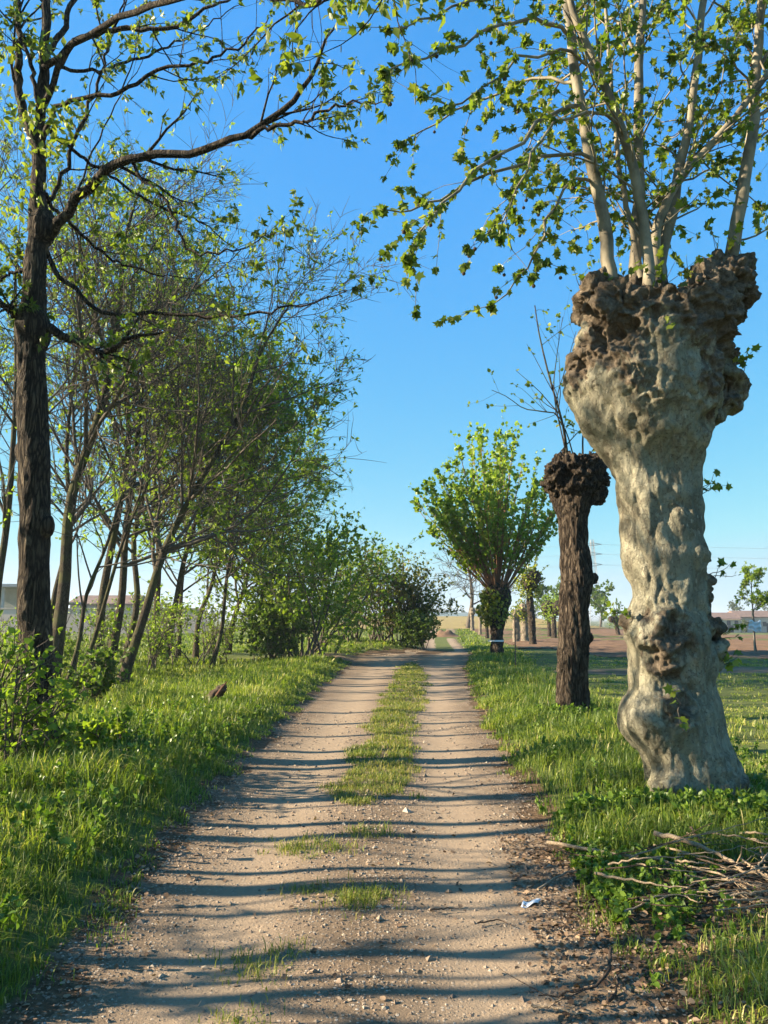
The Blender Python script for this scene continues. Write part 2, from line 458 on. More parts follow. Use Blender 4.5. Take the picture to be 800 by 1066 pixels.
def ground_mat():
    m, nt, b = new_mat('ground_earth')
    v = coords(nt, world_space=True)
    big = noise_n(nt, v, .35, 5, .6)
    mid = noise_n(nt, v, 2.2, 6, .65)
    fine = noise_n(nt, v, 26, 6, .7)
    g = ramp(nt, mid, [(.30, (.06, .085, .022)), (.5, (.11, .135, .035)), (.66, (.19, .19, .06)), (.8, (.21, .17, .08))])
    g2 = ramp(nt, big, [(.38, (.17, .19, .05)), (.6, (.10, .14, .035))])
    g = mix(nt, .4, g, g2)
    g = mix(nt, math_n(nt, 'MULTIPLY', fine, .55), g, (.05, .045, .025))
    s = ramp(nt, fine, [(.3, (.05, .032, .02)), (.55, (.13, .085, .05)), (.75, (.23, .16, .10))])
    soil = attr(nt, 'rnd')
    sm = ramp(nt, math_n(nt, 'ADD', soil, math_n(nt, 'MULTIPLY', math_n(nt, 'SUBTRACT', mid, .5), .5)), [(.35, (0, 0, 0)), (.6, (1, 1, 1))])
    nt.links.new(mix(nt, sm, g, s), b.inputs['Base Color'])
    b.inputs['Roughness'].default_value = .95; b.inputs['Specular IOR Level'].default_value = .1
    bump(nt, b, math_n(nt, 'ADD', fine, mid), .8, .03)
    return m
M['ground'] = ground_mat()

def dirt_mat(name, dark, c1, c2, dusty, peb=1.0):
    m, nt, b = new_mat(name)
    v = coords(nt, world_space=True)
    big = noise_n(nt, v, .8, 5, .6)
    mid = noise_n(nt, v, 6, 6, .7)
    fine = noise_n(nt, v, 55, 5, .75)
    col = ramp(nt, mid, [(.3, c1), (.7, c2)])
    col = mix(nt, ramp(nt, fine, [(.3, (.75, .75, .75)), (.62, (0, 0, 0))]), col, dark)
    col = mix(nt, ramp(nt, big, [(.45, (0, 0, 0)), (.7, (.6, .6, .6))]), col, dark)
    rut = attr(nt, 'rnd')                       # 1 = smooth, wheel-packed rut
    vo = voro(nt, v, 48)
    rnd_c = N(nt, 'ShaderNodeSeparateColor'); nt.links.new(vo.outputs['Color'], rnd_c.inputs[0])
    stone = math_n(nt, 'MULTIPLY', ramp(nt, vo.outputs['Distance'], [(.30, (1, 1, 1)), (.44, (0, 0, 0))]), math_n(nt, 'GREATER_THAN', rnd_c.outputs[0], .62))
    stone = math_n(nt, 'MULTIPLY', stone, math_n(nt, 'SUBTRACT', 1.0, math_n(nt, 'MULTIPLY', rut, .75)))
    sc = ramp(nt, rnd_c.outputs[1], [(0, (.16, .13, .10)), (.6, (.34, .29, .23)), (1, (.50, .46, .39))])
    col = mix(nt, math_n(nt, 'MULTIPLY', rut, .75), col, mix(nt, math_n(nt, 'MULTIPLY', mid, .5), dusty, c2))
    col = mix(nt, math_n(nt, 'MULTIPLY', stone, peb), col, sc)
    nt.links.new(col, b.inputs['Base Color'])
    b.inputs['Roughness'].default_value = .95; b.inputs['Specular IOR Level'].default_value = .12
    bp = bump(nt, b, math_n(nt, 'ADD', math_n(nt, 'MULTIPLY', fine, .8), math_n(nt, 'ADD', math_n(nt, 'MULTIPLY', stone, .6), mid)), .9, .014)
    return m
M['dirt'] = dirt_mat('track_dirt', (.055, .037, .024), (.18, .128, .082), (.28, .205, .135), (.355, .27, .185))
M['lane'] = dirt_mat('lane_dirt', (.08, .055, .035), (.16, .115, .07), (.21, .15, .095), (.22, .16, .10), .3)
M['plough'] = dirt_mat('ploughed_earth', (.08, .05, .03), (.19, .115, .068), (.25, .155, .095), (.22, .14, .085), .3)
M['dryfield'] = dirt_mat('dry_stubble', (.20, .15, .06), (.28, .22, .09), (.35, .28, .12), (.30, .24, .11), 0)

def flat_mat(name, c, rough=.6, var=.25, metal=0, sc=3):
    m, nt, b = new_mat(name)
    v = coords(nt)
    n = noise_n(nt, v, sc, 5, .65)
    d = tuple(x * (1 - var) for x in c)
    nt.links.new(ramp(nt, n, [(.35, d), (.65, c)]), b.inputs['Base Color'])
    b.inputs['Roughness'].default_value = rough; b.inputs['Metallic'].default_value = metal
    return m
M['plaster'] = flat_mat('plaster_wall', (.50, .43, .33), .9, .2, sc=.6)
M['plaster_pink'] = flat_mat('plaster_pink', (.58, .46, .38), .9, .15, sc=.3)
M['roof_tile'] = flat_mat('roof_tile', (.20, .13, .10), .85, .4, sc=1.5)
M['concrete'] = flat_mat('concrete', (.42, .42, .40), .85, .2, sc=.8)
M['shed_metal'] = flat_mat('shed_metal', (.28, .30, .33), .5, .2, .3)
M['dark_open'] = flat_mat('dark_opening', (.03, .03, .035), .7, .2)
M['white_paint'] = flat_mat('white_paint', (.80, .80, .80), .6, .1)
M['white_sheet'] = flat_mat('white_plastic', (.72, .76, .80), .4, .1)
M['steel'] = flat_mat('galvanised_steel', (.33, .34, .35), .5, .2, .5)
M['rust'] = flat_mat('rusty_iron', (.14, .11, .09), .7, .3, .3, 20)
M['wood_pole'] = flat_mat('wood_pole', (.36, .30, .22), .85, .3, sc=8)
M['fence_wire'] = flat_mat('fence_wire', (.25, .25, .25), .5, .2, .6)

# ------------------------------------------------------------------ ground, track, fields
def axis(lo, hi, step, far, gf=1.22):
    a = list(np.arange(lo, hi + 1e-6, step)); s = step
    x = a[-1]
    while x < far: s *= gf; x += s; a.append(x)
    x = a[0]; s = step; pre = []
    while x > -far: s *= gf; x -= s; pre.append(x)
    return np.array(pre[::-1] + a)
def grid(mb, xs, ys, zf, rf=None, mat=0, keep=None):
    X, Y = np.meshgrid(xs, ys)
    Z = zf(X, Y)
    V = np.stack([X, Y, Z], -1).reshape(-1, 3)
    nx, ny = len(xs), len(ys)
    i = (np.arange(ny - 1)[:, None] * nx + np.arange(nx - 1)[None, :])
    q = np.stack([i, i + 1, i + nx + 1, i + nx], -1)
    if keep is not None:
        k = keep(X, Y); k = k[:-1, :-1] & k[1:, :-1] & k[:-1, 1:] & k[1:, 1:]
        q = q[k]
    q = q.reshape(-1, 4)
    mb.add(V, q, rf(X, Y).ravel() if rf else .0, mat)

def soil_mask(x, y):
    el = xl(y) - x; er = x - xr(y)
    n = fbm(x, y, 2.2, 31, 3)
    s = sstep(.30, .05, el - .2 * (n - .4)) * (el > -5)
    s2 = sstep(.38, .1, er - .3 * (n - .4))
    s = np.where(el > 0, s, s2)
    # bare litter patch by the brushwood on the right
    bp = np.exp(-(np.maximum(np.abs(x - 2.4) - .7, 0) / .35) ** 2 - ((y - 4.55) / .55) ** 2) * 1.25 + np.exp(-((x - 1.25) / .35) ** 2 - ((y - 3.4) / 1.1) ** 2) * .8
    return np.clip(np.maximum(s, bp) * sstep(45, 35, y), 0, 1)
g = MB()
grid(g, axis(-8, 10, .125, 3500), axis(-3, 30, .125, 3500), H, soil_mask)
tag(g.build('ground', M['ground']), kind='structure')

def rutmask(x, y):
    w = np.maximum(xr(y) - xl(y), .5); t = (x - xl(y)) / w
    n = (fbm(x, y, 1.6, 41, 3) - .45) * .9
    r = np.exp(-((t - .27) / .15) ** 2) + np.exp(-((t - .78) / .14) ** 2)
    return np.clip(r * 1.1 + n * .5, 0, 1)
def trackz(x, y):
    return H(x, y) + .004 + (fbm(x, y, 14, 51, 3) - .45) * .009 * (y < 34)
def trackkeep(x, y):
    n = (fbm(x, y, 2.0, 61, 4) - .45) * .55 + (fbm(x, y, 9.0, 62, 3) - .45) * .25
    m_ = np.minimum(x - xl(y), xr(y) - x) + n + .06
    side = (y > 29.5 + n) & (y < 33.5 + n) & (x < 1) & (x > -8)          # the arm that leaves to the left at the junction
    mid_ = (y > 36) & (np.abs(x - (xl(y) + xr(y)) / 2 + .3 * n) < .42 + .3 * n)
    return ((m_ > 0) | side) & ~mid_
g = MB()
grid(g, np.arange(-3.0, 6.0, .05), np.concatenate([np.arange(-4, 2, .1), np.arange(2, 16, .04), np.arange(16, 36, .1)]), trackz, rutmask, 0, trackkeep)
grid(g, np.arange(1.0, 14.0, .1), np.arange(35.9, 140, .5), trackz, rutmask, 0, trackkeep)
tag(g.build('dirt_track', M['dirt']), kind='structure')

def plough_z(x, y):
    fur = np.sin((y * .97 + x * .22) * 2 * PI / .9) * .04
    return H(x, y) + .012 + fur * sstep(31.5, 34, y) * (y < 80) + (fbm(x, y, 1.8, 71, 4) - .45) * .10
g = MB()
grid(g, np.concatenate([np.arange(5.5, 30, .22), np.arange(30, 110, 1.2)]), np.concatenate([np.arange(31.5, 60, .2), np.arange(60, 120, .8)]), plough_z, lambda x, y: np.zeros_like(x), 0,
     lambda x, y: (x > 4.8 + y * .055 + .5 * vn(x, y, .7, 3)) & ((x > 9) | (y > 42)))
tag(g.build('ploughed_field', M['plough']), kind='structure')
g = MB()
grid(g, np.arange(5.2, 60, .3), np.arange(20.5, 26.5, .12), lambda x, y: H(x, y) + .004 + (fbm(x, y, 5, 81, 3) - .45) * .03, lambda x, y: np.exp(-((y - 23.9) / .4) ** 2) + np.exp(-((y - 22.3) / .4) ** 2), 0,
     lambda x, y: (np.abs(y - 23.2 - .02 * x) < 1.1 + .9 * (fbm(x, y, 1.1, 83, 3) - .45) + .2 * np.minimum((x - 5) / 4, 1)))
tag(g.build('farm_lane', M['lane']), kind='structure')
g = MB()
grid(g, np.arange(-7, 30, 1.0), np.arange(93, 150, 1.5), lambda x, y: H(x, y) + .03, lambda x, y: np.zeros_like(x))
tag(g.build('dry_field', M['dryfield']), kind='structure')
# blue hills on the horizon
g = MB()
xx = np.linspace(-3000, 3000, 241)
for k, (yy, h0, dep) in enumerate(((3300, 16, 500),)):
    hh = h0 + 40 * fbm(xx, xx * 0, .0016, 7, 4) - 18
    rows = [np.stack([xx, np.full_like(xx, yy - dep), np.zeros_like(xx) - 4], -1), np.stack([xx, np.full_like(xx, yy - dep * .4), hh * .7], -1),
            np.stack([xx, np.full_like(xx, yy), hh], -1), np.stack([xx, np.full_like(xx, yy + dep), np.zeros_like(xx) - 4], -1)]
    V = np.stack(rows, 0).reshape(-1, 3); n = len(xx)
    i = (np.arange(3)[:, None] * n + np.arange(n - 1)[None, :])
    g.add(V, np.stack([i, i + 1, i + n + 1, i + n], -1).reshape(-1, 4))
M['hill'] = flat_mat('hill_green', (.06, .08, .05), .95, .3, sc=.01)
tag(g.build('hills', M['hill']), kind='structure')

# ------------------------------------------------------------------ tree builder
def base_z(x, y): return float(H(x, y))
def build_limbs(root, P1, R1, lv, rng, mat, sides=(8, 5, 4, 3), bias=None, name='limb', lmax=99., rmin=.0024):
    """P1 (m,n,3): main limbs; lv: list of (count, tlo, thi, ang, len ratio, wander, up, nseg, radius ratio, tip). Returns the leaf anchors."""
    m = len(P1)
    groups = [(P1, R1, np.arange(m))]
    P, R, gid = P1, R1, np.arange(m)
    for (cnt, tlo, thi, ang, lr, wan, up, ns, rr, tip) in lv:
        if not len(P): break
        plen = np.linalg.norm(np.diff(P, axis=1), axis=2).sum(1)
        S, D, r, idx, t = spawn(P, R, cnt, tlo, thi, rad(ang), rad(12), rng, bias)
        L = np.minimum(plen[idx] * lr * rng.uniform(.55, 1.25, len(idx)) * (1.15 - .45 * t), lmax)
        Pn = grow(S, D, L, ns, wan, up, rng)
        Rn = taper(np.maximum(r * rr, rmin), ns + 1, tip)
        gid = gid[idx]
        groups.append((Pn, Rn, gid)); P, R = Pn, Rn
    for k in range(m):
        mb = MB()
        for lvl, (Pg, Rg, gg) in enumerate(groups):
            s = gg == k
            if s.any(): tubes(mb, Pg[s], Rg[s], sides[min(lvl, len(sides) - 1)])
        mb.build(name, mat, root)
    return groups

def twig_leaves(mb, groups, lvls, tpl, size, per, rng, tlo=.35, droop=.3, spread=.9, clump=3, mat=0, keep=1.0, flat=None, zmin=None):
    for l in lvls:
        if l >= len(groups): continue
        P, R, g = groups[l]
        m, n, _ = P.shape
        idx = np.repeat(np.arange(m), per)
        if keep < 1: idx = idx[rng.uniform(0, 1, len(idx)) < keep]
        t = rng.uniform(tlo, 1, len(idx)); t[rng.uniform(0, 1, len(idx)) < .35] = 1.0
        t = t * (n - 1) - 1e-6
        i = np.clip(t.astype(int), 0, n - 2); f = (t - i)[:, None]
        pos = P[idx, i] * (1 - f) + P[idx, i + 1] * f
        T = unit(P[idx, i + 1] - P[idx, i])
        if zmin is not None:
            s = pos[:, 2] > zmin; pos, T = pos[s], T[s]
        tone = rng.uniform(0, 1, len(pos))
        pos = np.repeat(pos, clump, 0); T = np.repeat(T, clump, 0); tone = np.repeat(tone, clump)
        D = unit(T * .6 + rng.normal(0, spread, T.shape) + np.array([0, 0, -droop]))
        leaves(mb, tpl, pos + rng.normal(0, size * .15, pos.shape), D, size * rng.uniform(.42, 1.25, len(pos)), rng,
               np.clip(tone * .7 + rng.uniform(0, .3, len(pos)), 0, 1), mat, flat)

def simple_tree(name, label, cat, group, base_px, D, top_px, wpx, seed, h=None, bark='bark_grey', leaf='leaf_walnut', n1=10, lv=None, t0=.28, lean=None,
                limb_len=.36, leafsize=.10, per=2, clump=3, bias=None, base=None, lpts=None, limb_ang=52, up=.05, r0=None, keep=1.0, droop=.3, lvls=(2, 3), wig=.05, tpl=LEAFLET):
    rng = np.random.default_rng(seed)
    if base is None:
        x0 = (base_px - 400) / F * D; base = (x0, D, base_z(x0, D) - .05)
    root = thing(name, base, label, cat, group)
    r0 = r0 or pw(wpx, D) / 2
    if lpts is None:
        lean = lean or (0, 0)
        k = 7; z = np.linspace(0, 1, k)
        pts = np.stack([base[0] + lean[0] * z ** 1.2 + np.r_[0, rng.normal(0, wig * h / 12, k - 1)], base[1] + lean[1] * z + np.r_[0, rng.normal(0, wig * h / 12, k - 1)], base[2] + h * z], -1)
    else: pts = np.array(lpts, float)
    n = 22
    T = spline(pts, n)
    tt = np.linspace(0, 1, n)
    R = r0 * (1 - tt) ** .75 * .92 + r0 * .06 + r0 * .45 * np.exp(-tt * n * .9)
    mb = MB(); tubes(mb, T[None], R[None], 10, cap=True)
    mb.build('trunk', M[bark], root)
    hh = np.linalg.norm(np.diff(T, axis=0), axis=1).sum()
    S, Dr, r, idx, t = spawn(T[None], R[None], np.array([n1]), t0, .97, rad(limb_ang), rad(10), rng, None if bias is None else np.array(bias))
    Dr[:, 2] = np.maximum(Dr[:, 2], .05)
    L = hh * limb_len * (1.25 - .75 * t) * rng.uniform(.75, 1.2, n1)
    P1 = grow(S, Dr, L, 8, .10, up, rng)
    R1 = taper(r * .55, 9, .2)
    groups = build_limbs(root, P1, R1, lv or LV_WOOD, rng, M['twig_grey'], rmin=.0075 if D > 15 else .004)
    fo = MB(); twig_leaves(fo, groups, lvls, tpl, leafsize, per, rng, clump=clump, keep=keep, droop=droop)
    fo.build('foliage', M[leaf], root)
    return root
LV_DENSE = [(9, .15, 1.0, 42, .55, .12, .05, 6, .55, .3), (7, .15, 1.0, 40, .50, .11, .03, 4, .55, .4)]
LV_WOOD = [(6, .2, .95, 40, .52, .10, .06, 6, .55, .3), (5, .2, 1.0, 38, .50, .10, .04, 4, .55, .4)]
LV_THIN = [(5, .2, .95, 40, .50, .10, .06, 5, .55, .3), (4, .2, 1.0, 38, .45, .10, .04, 3, .55, .4)]

# ------------------------------------------------------------------ sculpted pollard trunks
def sculpt(mb, name, mat, root, voxel, disp):
    me = mb.mesh('tmp', mat)
    o = bpy.data.objects.new('tmp', me); C.objects.link(o)
    rm = o.modifiers.new('r', 'REMESH'); rm.mode = 'VOXEL'; rm.voxel_size = voxel
    sm = o.modifiers.new('s', 'SMOOTH'); sm.factor = .5; sm.iterations = 6
    dg = bpy.context.evaluated_depsgraph_get()
    ev = o.evaluated_get(dg)
    m2 = bpy.data.meshes.new_from_object(ev)
    n = len(m2.vertices)
    co = np.empty(n * 3); m2.vertices.foreach_get('co', co); co = co.reshape(-1, 3)
    nor = np.empty(n * 3); m2.vertices.foreach_get('normal', nor); nor = nor.reshape(-1, 3)
    d, kn = disp(co, nor)
    co2 = co + nor * d[:, None]
    np_ = len(m2.polygons)
    lt = np.empty(np_, int); m2.polygons.foreach_get('loop_total', lt)
    ls = np.empty(np_, int); m2.polygons.foreach_get('loop_start', ls)
    vi = np.empty(len(m2.loops), int); m2.loops.foreach_get('vertex_index', vi)
    out = MB(); q = lt == 4
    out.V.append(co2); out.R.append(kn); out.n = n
    if q.any(): out.F.append(vi[ls[q][:, None] + np.arange(4)]); out.M.append(np.zeros(q.sum(), int))
    t3 = lt == 3
    if t3.any(): out.F.append(vi[ls[t3][:, None] + np.arange(3)]); out.M.append(np.zeros(t3.sum(), int))
    bpy.data.objects.remove(o); bpy.data.meshes.remove(me); bpy.data.meshes.remove(m2)
    out.build(name, mat, root)
    return co2, nor
def blob(mb, c, r, sq=(1, 1, 1)):
    nu, nv = 12, 8
    u = np.arange(nu) / nu * 2 * PI; v = np.linspace(0, PI, nv)
    V = np.stack([np.outer(np.sin(v), np.cos(u)) * sq[0], np.outer(np.sin(v), np.sin(u)) * sq[1], np.outer(np.cos(v), np.ones(nu)) * sq[2]], -1) * r + np.array(c)
    i = np.arange(nv - 1)[:, None] * nu; j = np.arange(nu)[None, :]; j2 = (j + 1) % nu
    mb.add(V.reshape(-1, 3), np.stack([i + j, i + nu + j, i + nu + j2, i + j2], -1).reshape(-1, 4))
def profile_trunk(mb, prof, D, depth=.92, sides=40, seed=0, dshift=None):
    """prof rows: (y, left px, right px) measured off the photograph; becomes a round solid standing at distance D"""
    rows = sorted(prof, reverse=True)
    Ls = np.array([at(l, y, D) for y, l, r in rows]); Rs = np.array([at(r, y, D) for y, l, r in rows])
    zz = Ls[:, 2]; c = (Ls[:, 0] + Rs[:, 0]) / 2; hw = (Rs[:, 0] - Ls[:, 0]) / 2
    k = np.linspace(0, len(rows) - 1, len(rows) * 4)
    f = spline(np.stack([zz, c, hw], -1), len(k))
    zz, c, hw = f.T
    a = np.arange(sides) / sides * 2 * PI
    rg = np.random.default_rng(seed); ph = rg.uniform(0, 6, 4)
    rows3 = []
    for z_, c_, h_ in zip(zz, c, hw):
        rr = h_ * (1 + .05 * np.sin(3 * a + ph[0] + z_ * 1.1) + .035 * np.sin(5 * a + ph[1] - z_ * .8))
        rows3.append(np.stack([c_ + rr * np.cos(a), D + rr * depth * np.sin(a), np.full(sides, z_)], -1))
    V = np.array(rows3).reshape(-1, 3); n = len(zz)
    i = np.arange(n - 1)[:, None] * sides; j = np.arange(sides)[None, :]; j2 = (j + 1) % sides
    b = MB()
    mb.add(np.vstack([V, [[c[0], D, zz[0]], [c[-1], D, zz[-1]]]]), np.stack([i + j, i + j2, i + sides + j2, i + sides + j], -1).reshape(-1, 4))
    off = mb.n - len(V) - 2
    jj = np.arange(sides)
    mb.F.append(np.stack([(jj + 1) % sides, jj, np.full(sides, len(V))], -1) + off); mb.M.append(np.zeros(sides, int))
    mb.F.append(np.stack([jj, (jj + 1) % sides, np.full(sides, len(V) + 1)], -1) + off + np.array([(n - 1) * sides, (n - 1) * sides, 0])); mb.M.append(np.zeros(sides, int))
def nz3(co, f, kind='perlin', o=4, s=0):
    out = np.empty(len(co)); sh = Vector((s * 13.1, s * 7.7, s * 3.3))
    if kind == 'perlin':
        for i, c in enumerate(co): out[i] = noise.fractal(Vector(c) * f + sh, 1.0, 2.1, o)
    elif kind == 'cell':
        for i, c in enumerate(co): out[i] = noise.voronoi(Vector(c) * f + sh)[0][0]
    return out

# ---- the great plane pollard
PD = gp(700, 838)[1]
root = thing('plane_tree', (at(728, 838, PD)[0], PD, base_z(at(728, 838, PD)[0], PD)),
             'massive pale mottled plane tree with knobbly burled head and tall upright shoots, on the right', 'tree')
prof = [(880, 655, 812), (858, 662, 806), (838, 670, 798), (828, 674, 788), (801, 668, 773), (780, 659, 761), (756, 646, 751), (732, 649, 747), (720, 655, 744), (702, 655, 741), (684, 654, 740),
        (660, 650, 741), (642, 648, 739), (618, 656, 738), (600, 653, 737), (579, 648, 736), (564, 646, 728), (540, 645, 726), (521, 643, 727), (490, 636, 729), (459, 618, 737),
        (440, 608, 744), (420, 600, 748), (400, 600, 751), (380, 603, 755), (355, 606, 762), (338, 612, 768), (322, 618, 768)]
mb = MB(); profile_trunk(mb, prof, PD, .85, seed=3)
rg = np.random.default_rng(5)
def pb(x, y, r, dd=0.0, sq=(1, 1, 1)): blob(mb, at(x, y, PD + dd), pw(r, PD), sq)
for x, y, r, dd in [(624, 308, 24, -.1), (612, 326, 18, .1), (645, 318, 26, -.3), (648, 315, 26, .35), (672, 322, 24, -.38), (680, 316, 26, .40), (700, 324, 24, -.36), (712, 318, 24, .30), (636, 302, 11, -.15), (661, 300, 10, .15), (676, 300, 10, -.2), (690, 300, 11, .12), (759, 272, 11, .03),
                    (735, 302, 28, -.32), (742, 300, 30, .25), (762, 290, 24, -.15), (766, 284, 22, .2), (772, 306, 16, -.1), (764, 322, 20, 0), (735, 328, 26, -.3),
                    (604, 374, 13, -.1), (604, 398, 15, -.05), (597, 411, 10, 0), (616, 348, 16, -.15), (758, 392, 18, .1),
                    (767, 404, 13, .15), (756, 417, 15, .12), (748, 434, 13, .1), (758, 374, 15, .1), (628, 300, 14, 0), (752, 276, 14, 0), (770, 280, 10, .05),
                    (742, 674, 15, .05), (741, 650, 15, .05), (739, 626, 12, .05), (735, 602, 8, 0), (744, 690, 8, .05), (731, 582, 7, .05), (722, 547, 8, 0),
                    (735, 790, 20, -.2), (762, 822, 20, -.12), (778, 842, 18, -.08), (700, 822, 26, -.22), (786, 858, 16, -.1)]:
    pb(x, y, r, dd)
zc = PD
def disp_plane(co, nor):
    z = co[:, 2]
    px_y = z  # height above the track
    warp = np.array([noise.noise(Vector(c) * 2.2) for c in co])
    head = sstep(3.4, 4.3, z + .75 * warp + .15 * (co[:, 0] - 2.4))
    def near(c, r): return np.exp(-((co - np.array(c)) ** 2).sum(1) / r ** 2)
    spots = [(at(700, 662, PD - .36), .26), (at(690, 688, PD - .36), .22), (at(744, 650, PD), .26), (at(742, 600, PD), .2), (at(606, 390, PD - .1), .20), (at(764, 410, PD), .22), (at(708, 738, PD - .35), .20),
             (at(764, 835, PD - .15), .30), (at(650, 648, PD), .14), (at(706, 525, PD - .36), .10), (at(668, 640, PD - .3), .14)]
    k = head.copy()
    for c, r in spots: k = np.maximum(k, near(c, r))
    a = nz3(co, 1.7, 'perlin', 3, 1)
    co3 = co * np.array([1, 1, .5])
    b = nz3(co3, 6, 'perlin', 5, 2)
    wv = co + .06 * np.stack([b, a, b * .5], -1)
    r1 = 1 - 2.2 * np.abs(nz3(wv, 3.3, 'perlin', 2, 3)); r2 = 1 - 2.4 * np.abs(nz3(wv, 8, 'perlin', 2, 4)); r3 = nz3(wv, 22, 'perlin', 3, 5)
    cell = nz3(wv, 6.5, 'cell', s=1)
    knob = (r1 - .5) * .085 + (r2 - .5) * .04 + r3 * .022 + (.42 - cell) * .06
    fold = np.clip(1 - 3.0 * np.abs(nz3(co3 + .05 * a[:, None], 2.6, 'perlin', 2, 8)), 0, 1)
    gou = np.clip(1 - 3.5 * np.abs(nz3(co * np.array([1, 1, .35]), 4.2, 'perlin', 3, 12)), 0, 1)
    d = a * .05 - gou * .02 + b * .016 * (1 - k) + k * knob - fold * .018 * (1 - k)
    bul = [(at(694, 668, PD - .42), .24, .11), (at(680, 640, PD - .4), .13, .05), (at(664, 752, PD - .3), .16, .06), (at(706, 742, PD - .4), .17, .06), (at(654, 672, PD - .2), .12, .03), (at(712, 620, PD - .35), .12, .04),
           (at(700, 440, PD - .45), .09, .035), (at(708, 527, PD - .4), .07, .03), (at(684, 570, PD - .4), .05, .02), (at(668, 470, PD - .45), .08, .02), (at(650, 365, PD - .5), .16, .05), (at(690, 400, PD - .5), .2, .05)]
    for c, r, h_ in bul: d = d + near(c, r) * h_ * (1 + .8 * b)
    for c, r in [(at(621, 381, PD - .45), .075), (at(604, 374, PD - .2), .05), (at(700, 672, PD - .52), .085), (at(684, 652, PD - .48), .055), (at(706, 528, PD - .42), .03), (at(716, 700, PD - .45), .05)]:
        d = d - near(c, r) * .11
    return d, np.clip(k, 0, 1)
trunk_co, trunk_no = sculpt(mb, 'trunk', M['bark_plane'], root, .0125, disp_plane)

rg = np.random.default_rng(11)
def pxline(pts): return np.array([at(x, y, D) for x, y, D in pts])
limbs = [  # (points, base width px)
    ([(637, 300, PD - .15), (635, 282, PD - .15), (628, 225, PD - .2), (613, 150, PD - .25), (602, 95, PD - .3), (592, 20, PD - .3), (584, -60, PD - .35), (580, -170, PD - .4), (570, -300, PD - .4)], 14),
    ([(660, 300, PD + .2), (661, 270, PD + .2), (665, 200, PD + .25), (665, 100, PD + .3), (668, 20, PD + .35), (676, -70, PD + .4), (672, -190, PD + .45), (680, -330, PD + .5)], 13),
    ([(676, 300, PD - .2), (675, 268, PD - .2), (664, 195, PD - .2), (646, 130, PD - .25), (622, 72, PD - .3), (600, 22, PD - .35), (582, -40, PD - .4), (560, -120, PD - .5), (540, -220, PD - .5)], 11),
    ([(683, 295, PD), (684, 240, PD), (706, 188, PD), (748, 142, PD - .05), (798, 78, PD - .1), (850, 0, PD - .2), (890, -90, PD - .3)], 10),
    ([(688, 295, PD + .15), (690, 268, PD + .15), (705, 190, PD + .25), (720, 108, PD + .3), (729, 30, PD + .4), (740, -60, PD + .4), (752, -180, PD + .5), (750, -300, PD + .5)], 12),
    ([(680, 280, PD + .25), (684, 248, PD + .25), (716, 172, PD + .4), (768, 134, PD + .5), (815, 105, PD + .6), (880, 60, PD + .7)], 7),
    ([(758, 285, PD + .05), (764, 255, PD + .05), (775, 185, PD), (785, 128, PD), (789, 60, PD), (795, -10, PD - .05), (802, -110, PD - .1), (815, -220, PD - .1)], 14),
    ([(668, 290, PD + .05), (655, 225, PD + .1), (646, 180, PD + .1), (640, 120, PD + .1), (633, 40, PD + .1), (628, -60, PD + .1), (622, -180, PD + .1)], 6),
]
n = 26
P1, R1 = [], []
for pts, w in limbs:
    P1.append(spline(pxline(pts), n)); R1.append(taper([pw(w, PD) / 2 * 1.15], n, .3, .8)[0] + pw(w, PD) * .12 * np.exp(-np.arange(n) * .9))
P1, R1 = np.array(P1), np.array(R1)
P1[:, 1:-1] += rg.normal(0, .006, P1[:, 1:-1].shape)
# side branches swept out to the left, as seen
side = [
    ([(606, 110, PD - .3), (575, 120, PD - .6), (540, 150, PD - .9), (480, 195, PD - 1.2), (450, 225, PD - 1.4), (424, 268, PD - 1.6)], 4.0, 0),
    ([(616, 165, PD - .25), (580, 165, PD - .5), (530, 170, PD - .8), (470, 200, PD - .9), (435, 218, PD - 1.0), (400, 218, PD - 1.1)], 3.6, 0),
    ([(620, 190, PD - .2), (590, 190, PD - .3), (566, 240, PD - .4), (545, 280, PD - .5), (512, 318, PD - .6)], 3.4, 0),
    ([(594, 40, PD - .3), (560, 20, PD - .6), (510, 35, PD - .9), (455, 55, PD - 1.2), (400, 75, PD - 1.5)], 4.0, 0),
    ([(586, -40, PD - .3), (555, -30, PD - .5), (500, 0, PD - .8), (450, 20, PD - 1.0), (405, 30, PD - 1.3)], 4.0, 0),
    ([(600, 85, PD - .3), (560, 80, PD + .0), (510, 100, PD + .3), (450, 130, PD + .5), (415, 150, PD + .6)], 3.4, 0),
    ([(645, 130, PD - .25), (600, 120, PD - .7), (560, 150, PD - 1.0), (540, 200, PD - 1.2), (520, 250, PD - 1.3)], 3.2, 2),
    ([(622, 75, PD - .3), (585, 50, PD - .6), (530, 70, PD - .8), (480, 110, PD - 1.1), (440, 100, PD - 1.2)], 3.2, 2),
    ([(705, 188, PD + .2), (720, 160, PD + .5), (745, 180, PD + .8), (775, 205, PD + .9), (795, 215, PD + .9)], 2.6, 4),
    ([(664, 60, PD + .3), (640, 20, PD + .6), (610, 40, PD + 1.0), (570, 70, PD + 1.2), (540, 95, PD + 1.3)], 3.2, 1),
    ([(786, 120, PD), (765, 60, PD - .3), (735, 50, PD - .5), (700, 60, PD - .7)], 2.6, 6),
    ([(729, 30, PD + .4), (745, 0, PD + .5), (770, 30, PD + .7), (790, 70, PD + .9)], 2.8, 4),
    ([(632, 50, PD + .1), (600, 70, PD + .3), (570, 110, PD + .5), (548, 160, PD + .6), (530, 200, PD + .7)], 2.8, 7),
]
ns = 12
SP = np.array([spline(pxline(p), ns) for p, w, g_ in side]); SR = np.array([taper([pw(w * 1.2, PD) / 2], ns, .3)[0] for p, w, g_ in side])
SP[:, 1:-1] += rg.normal(0, .02, SP[:, 1:-1].shape)
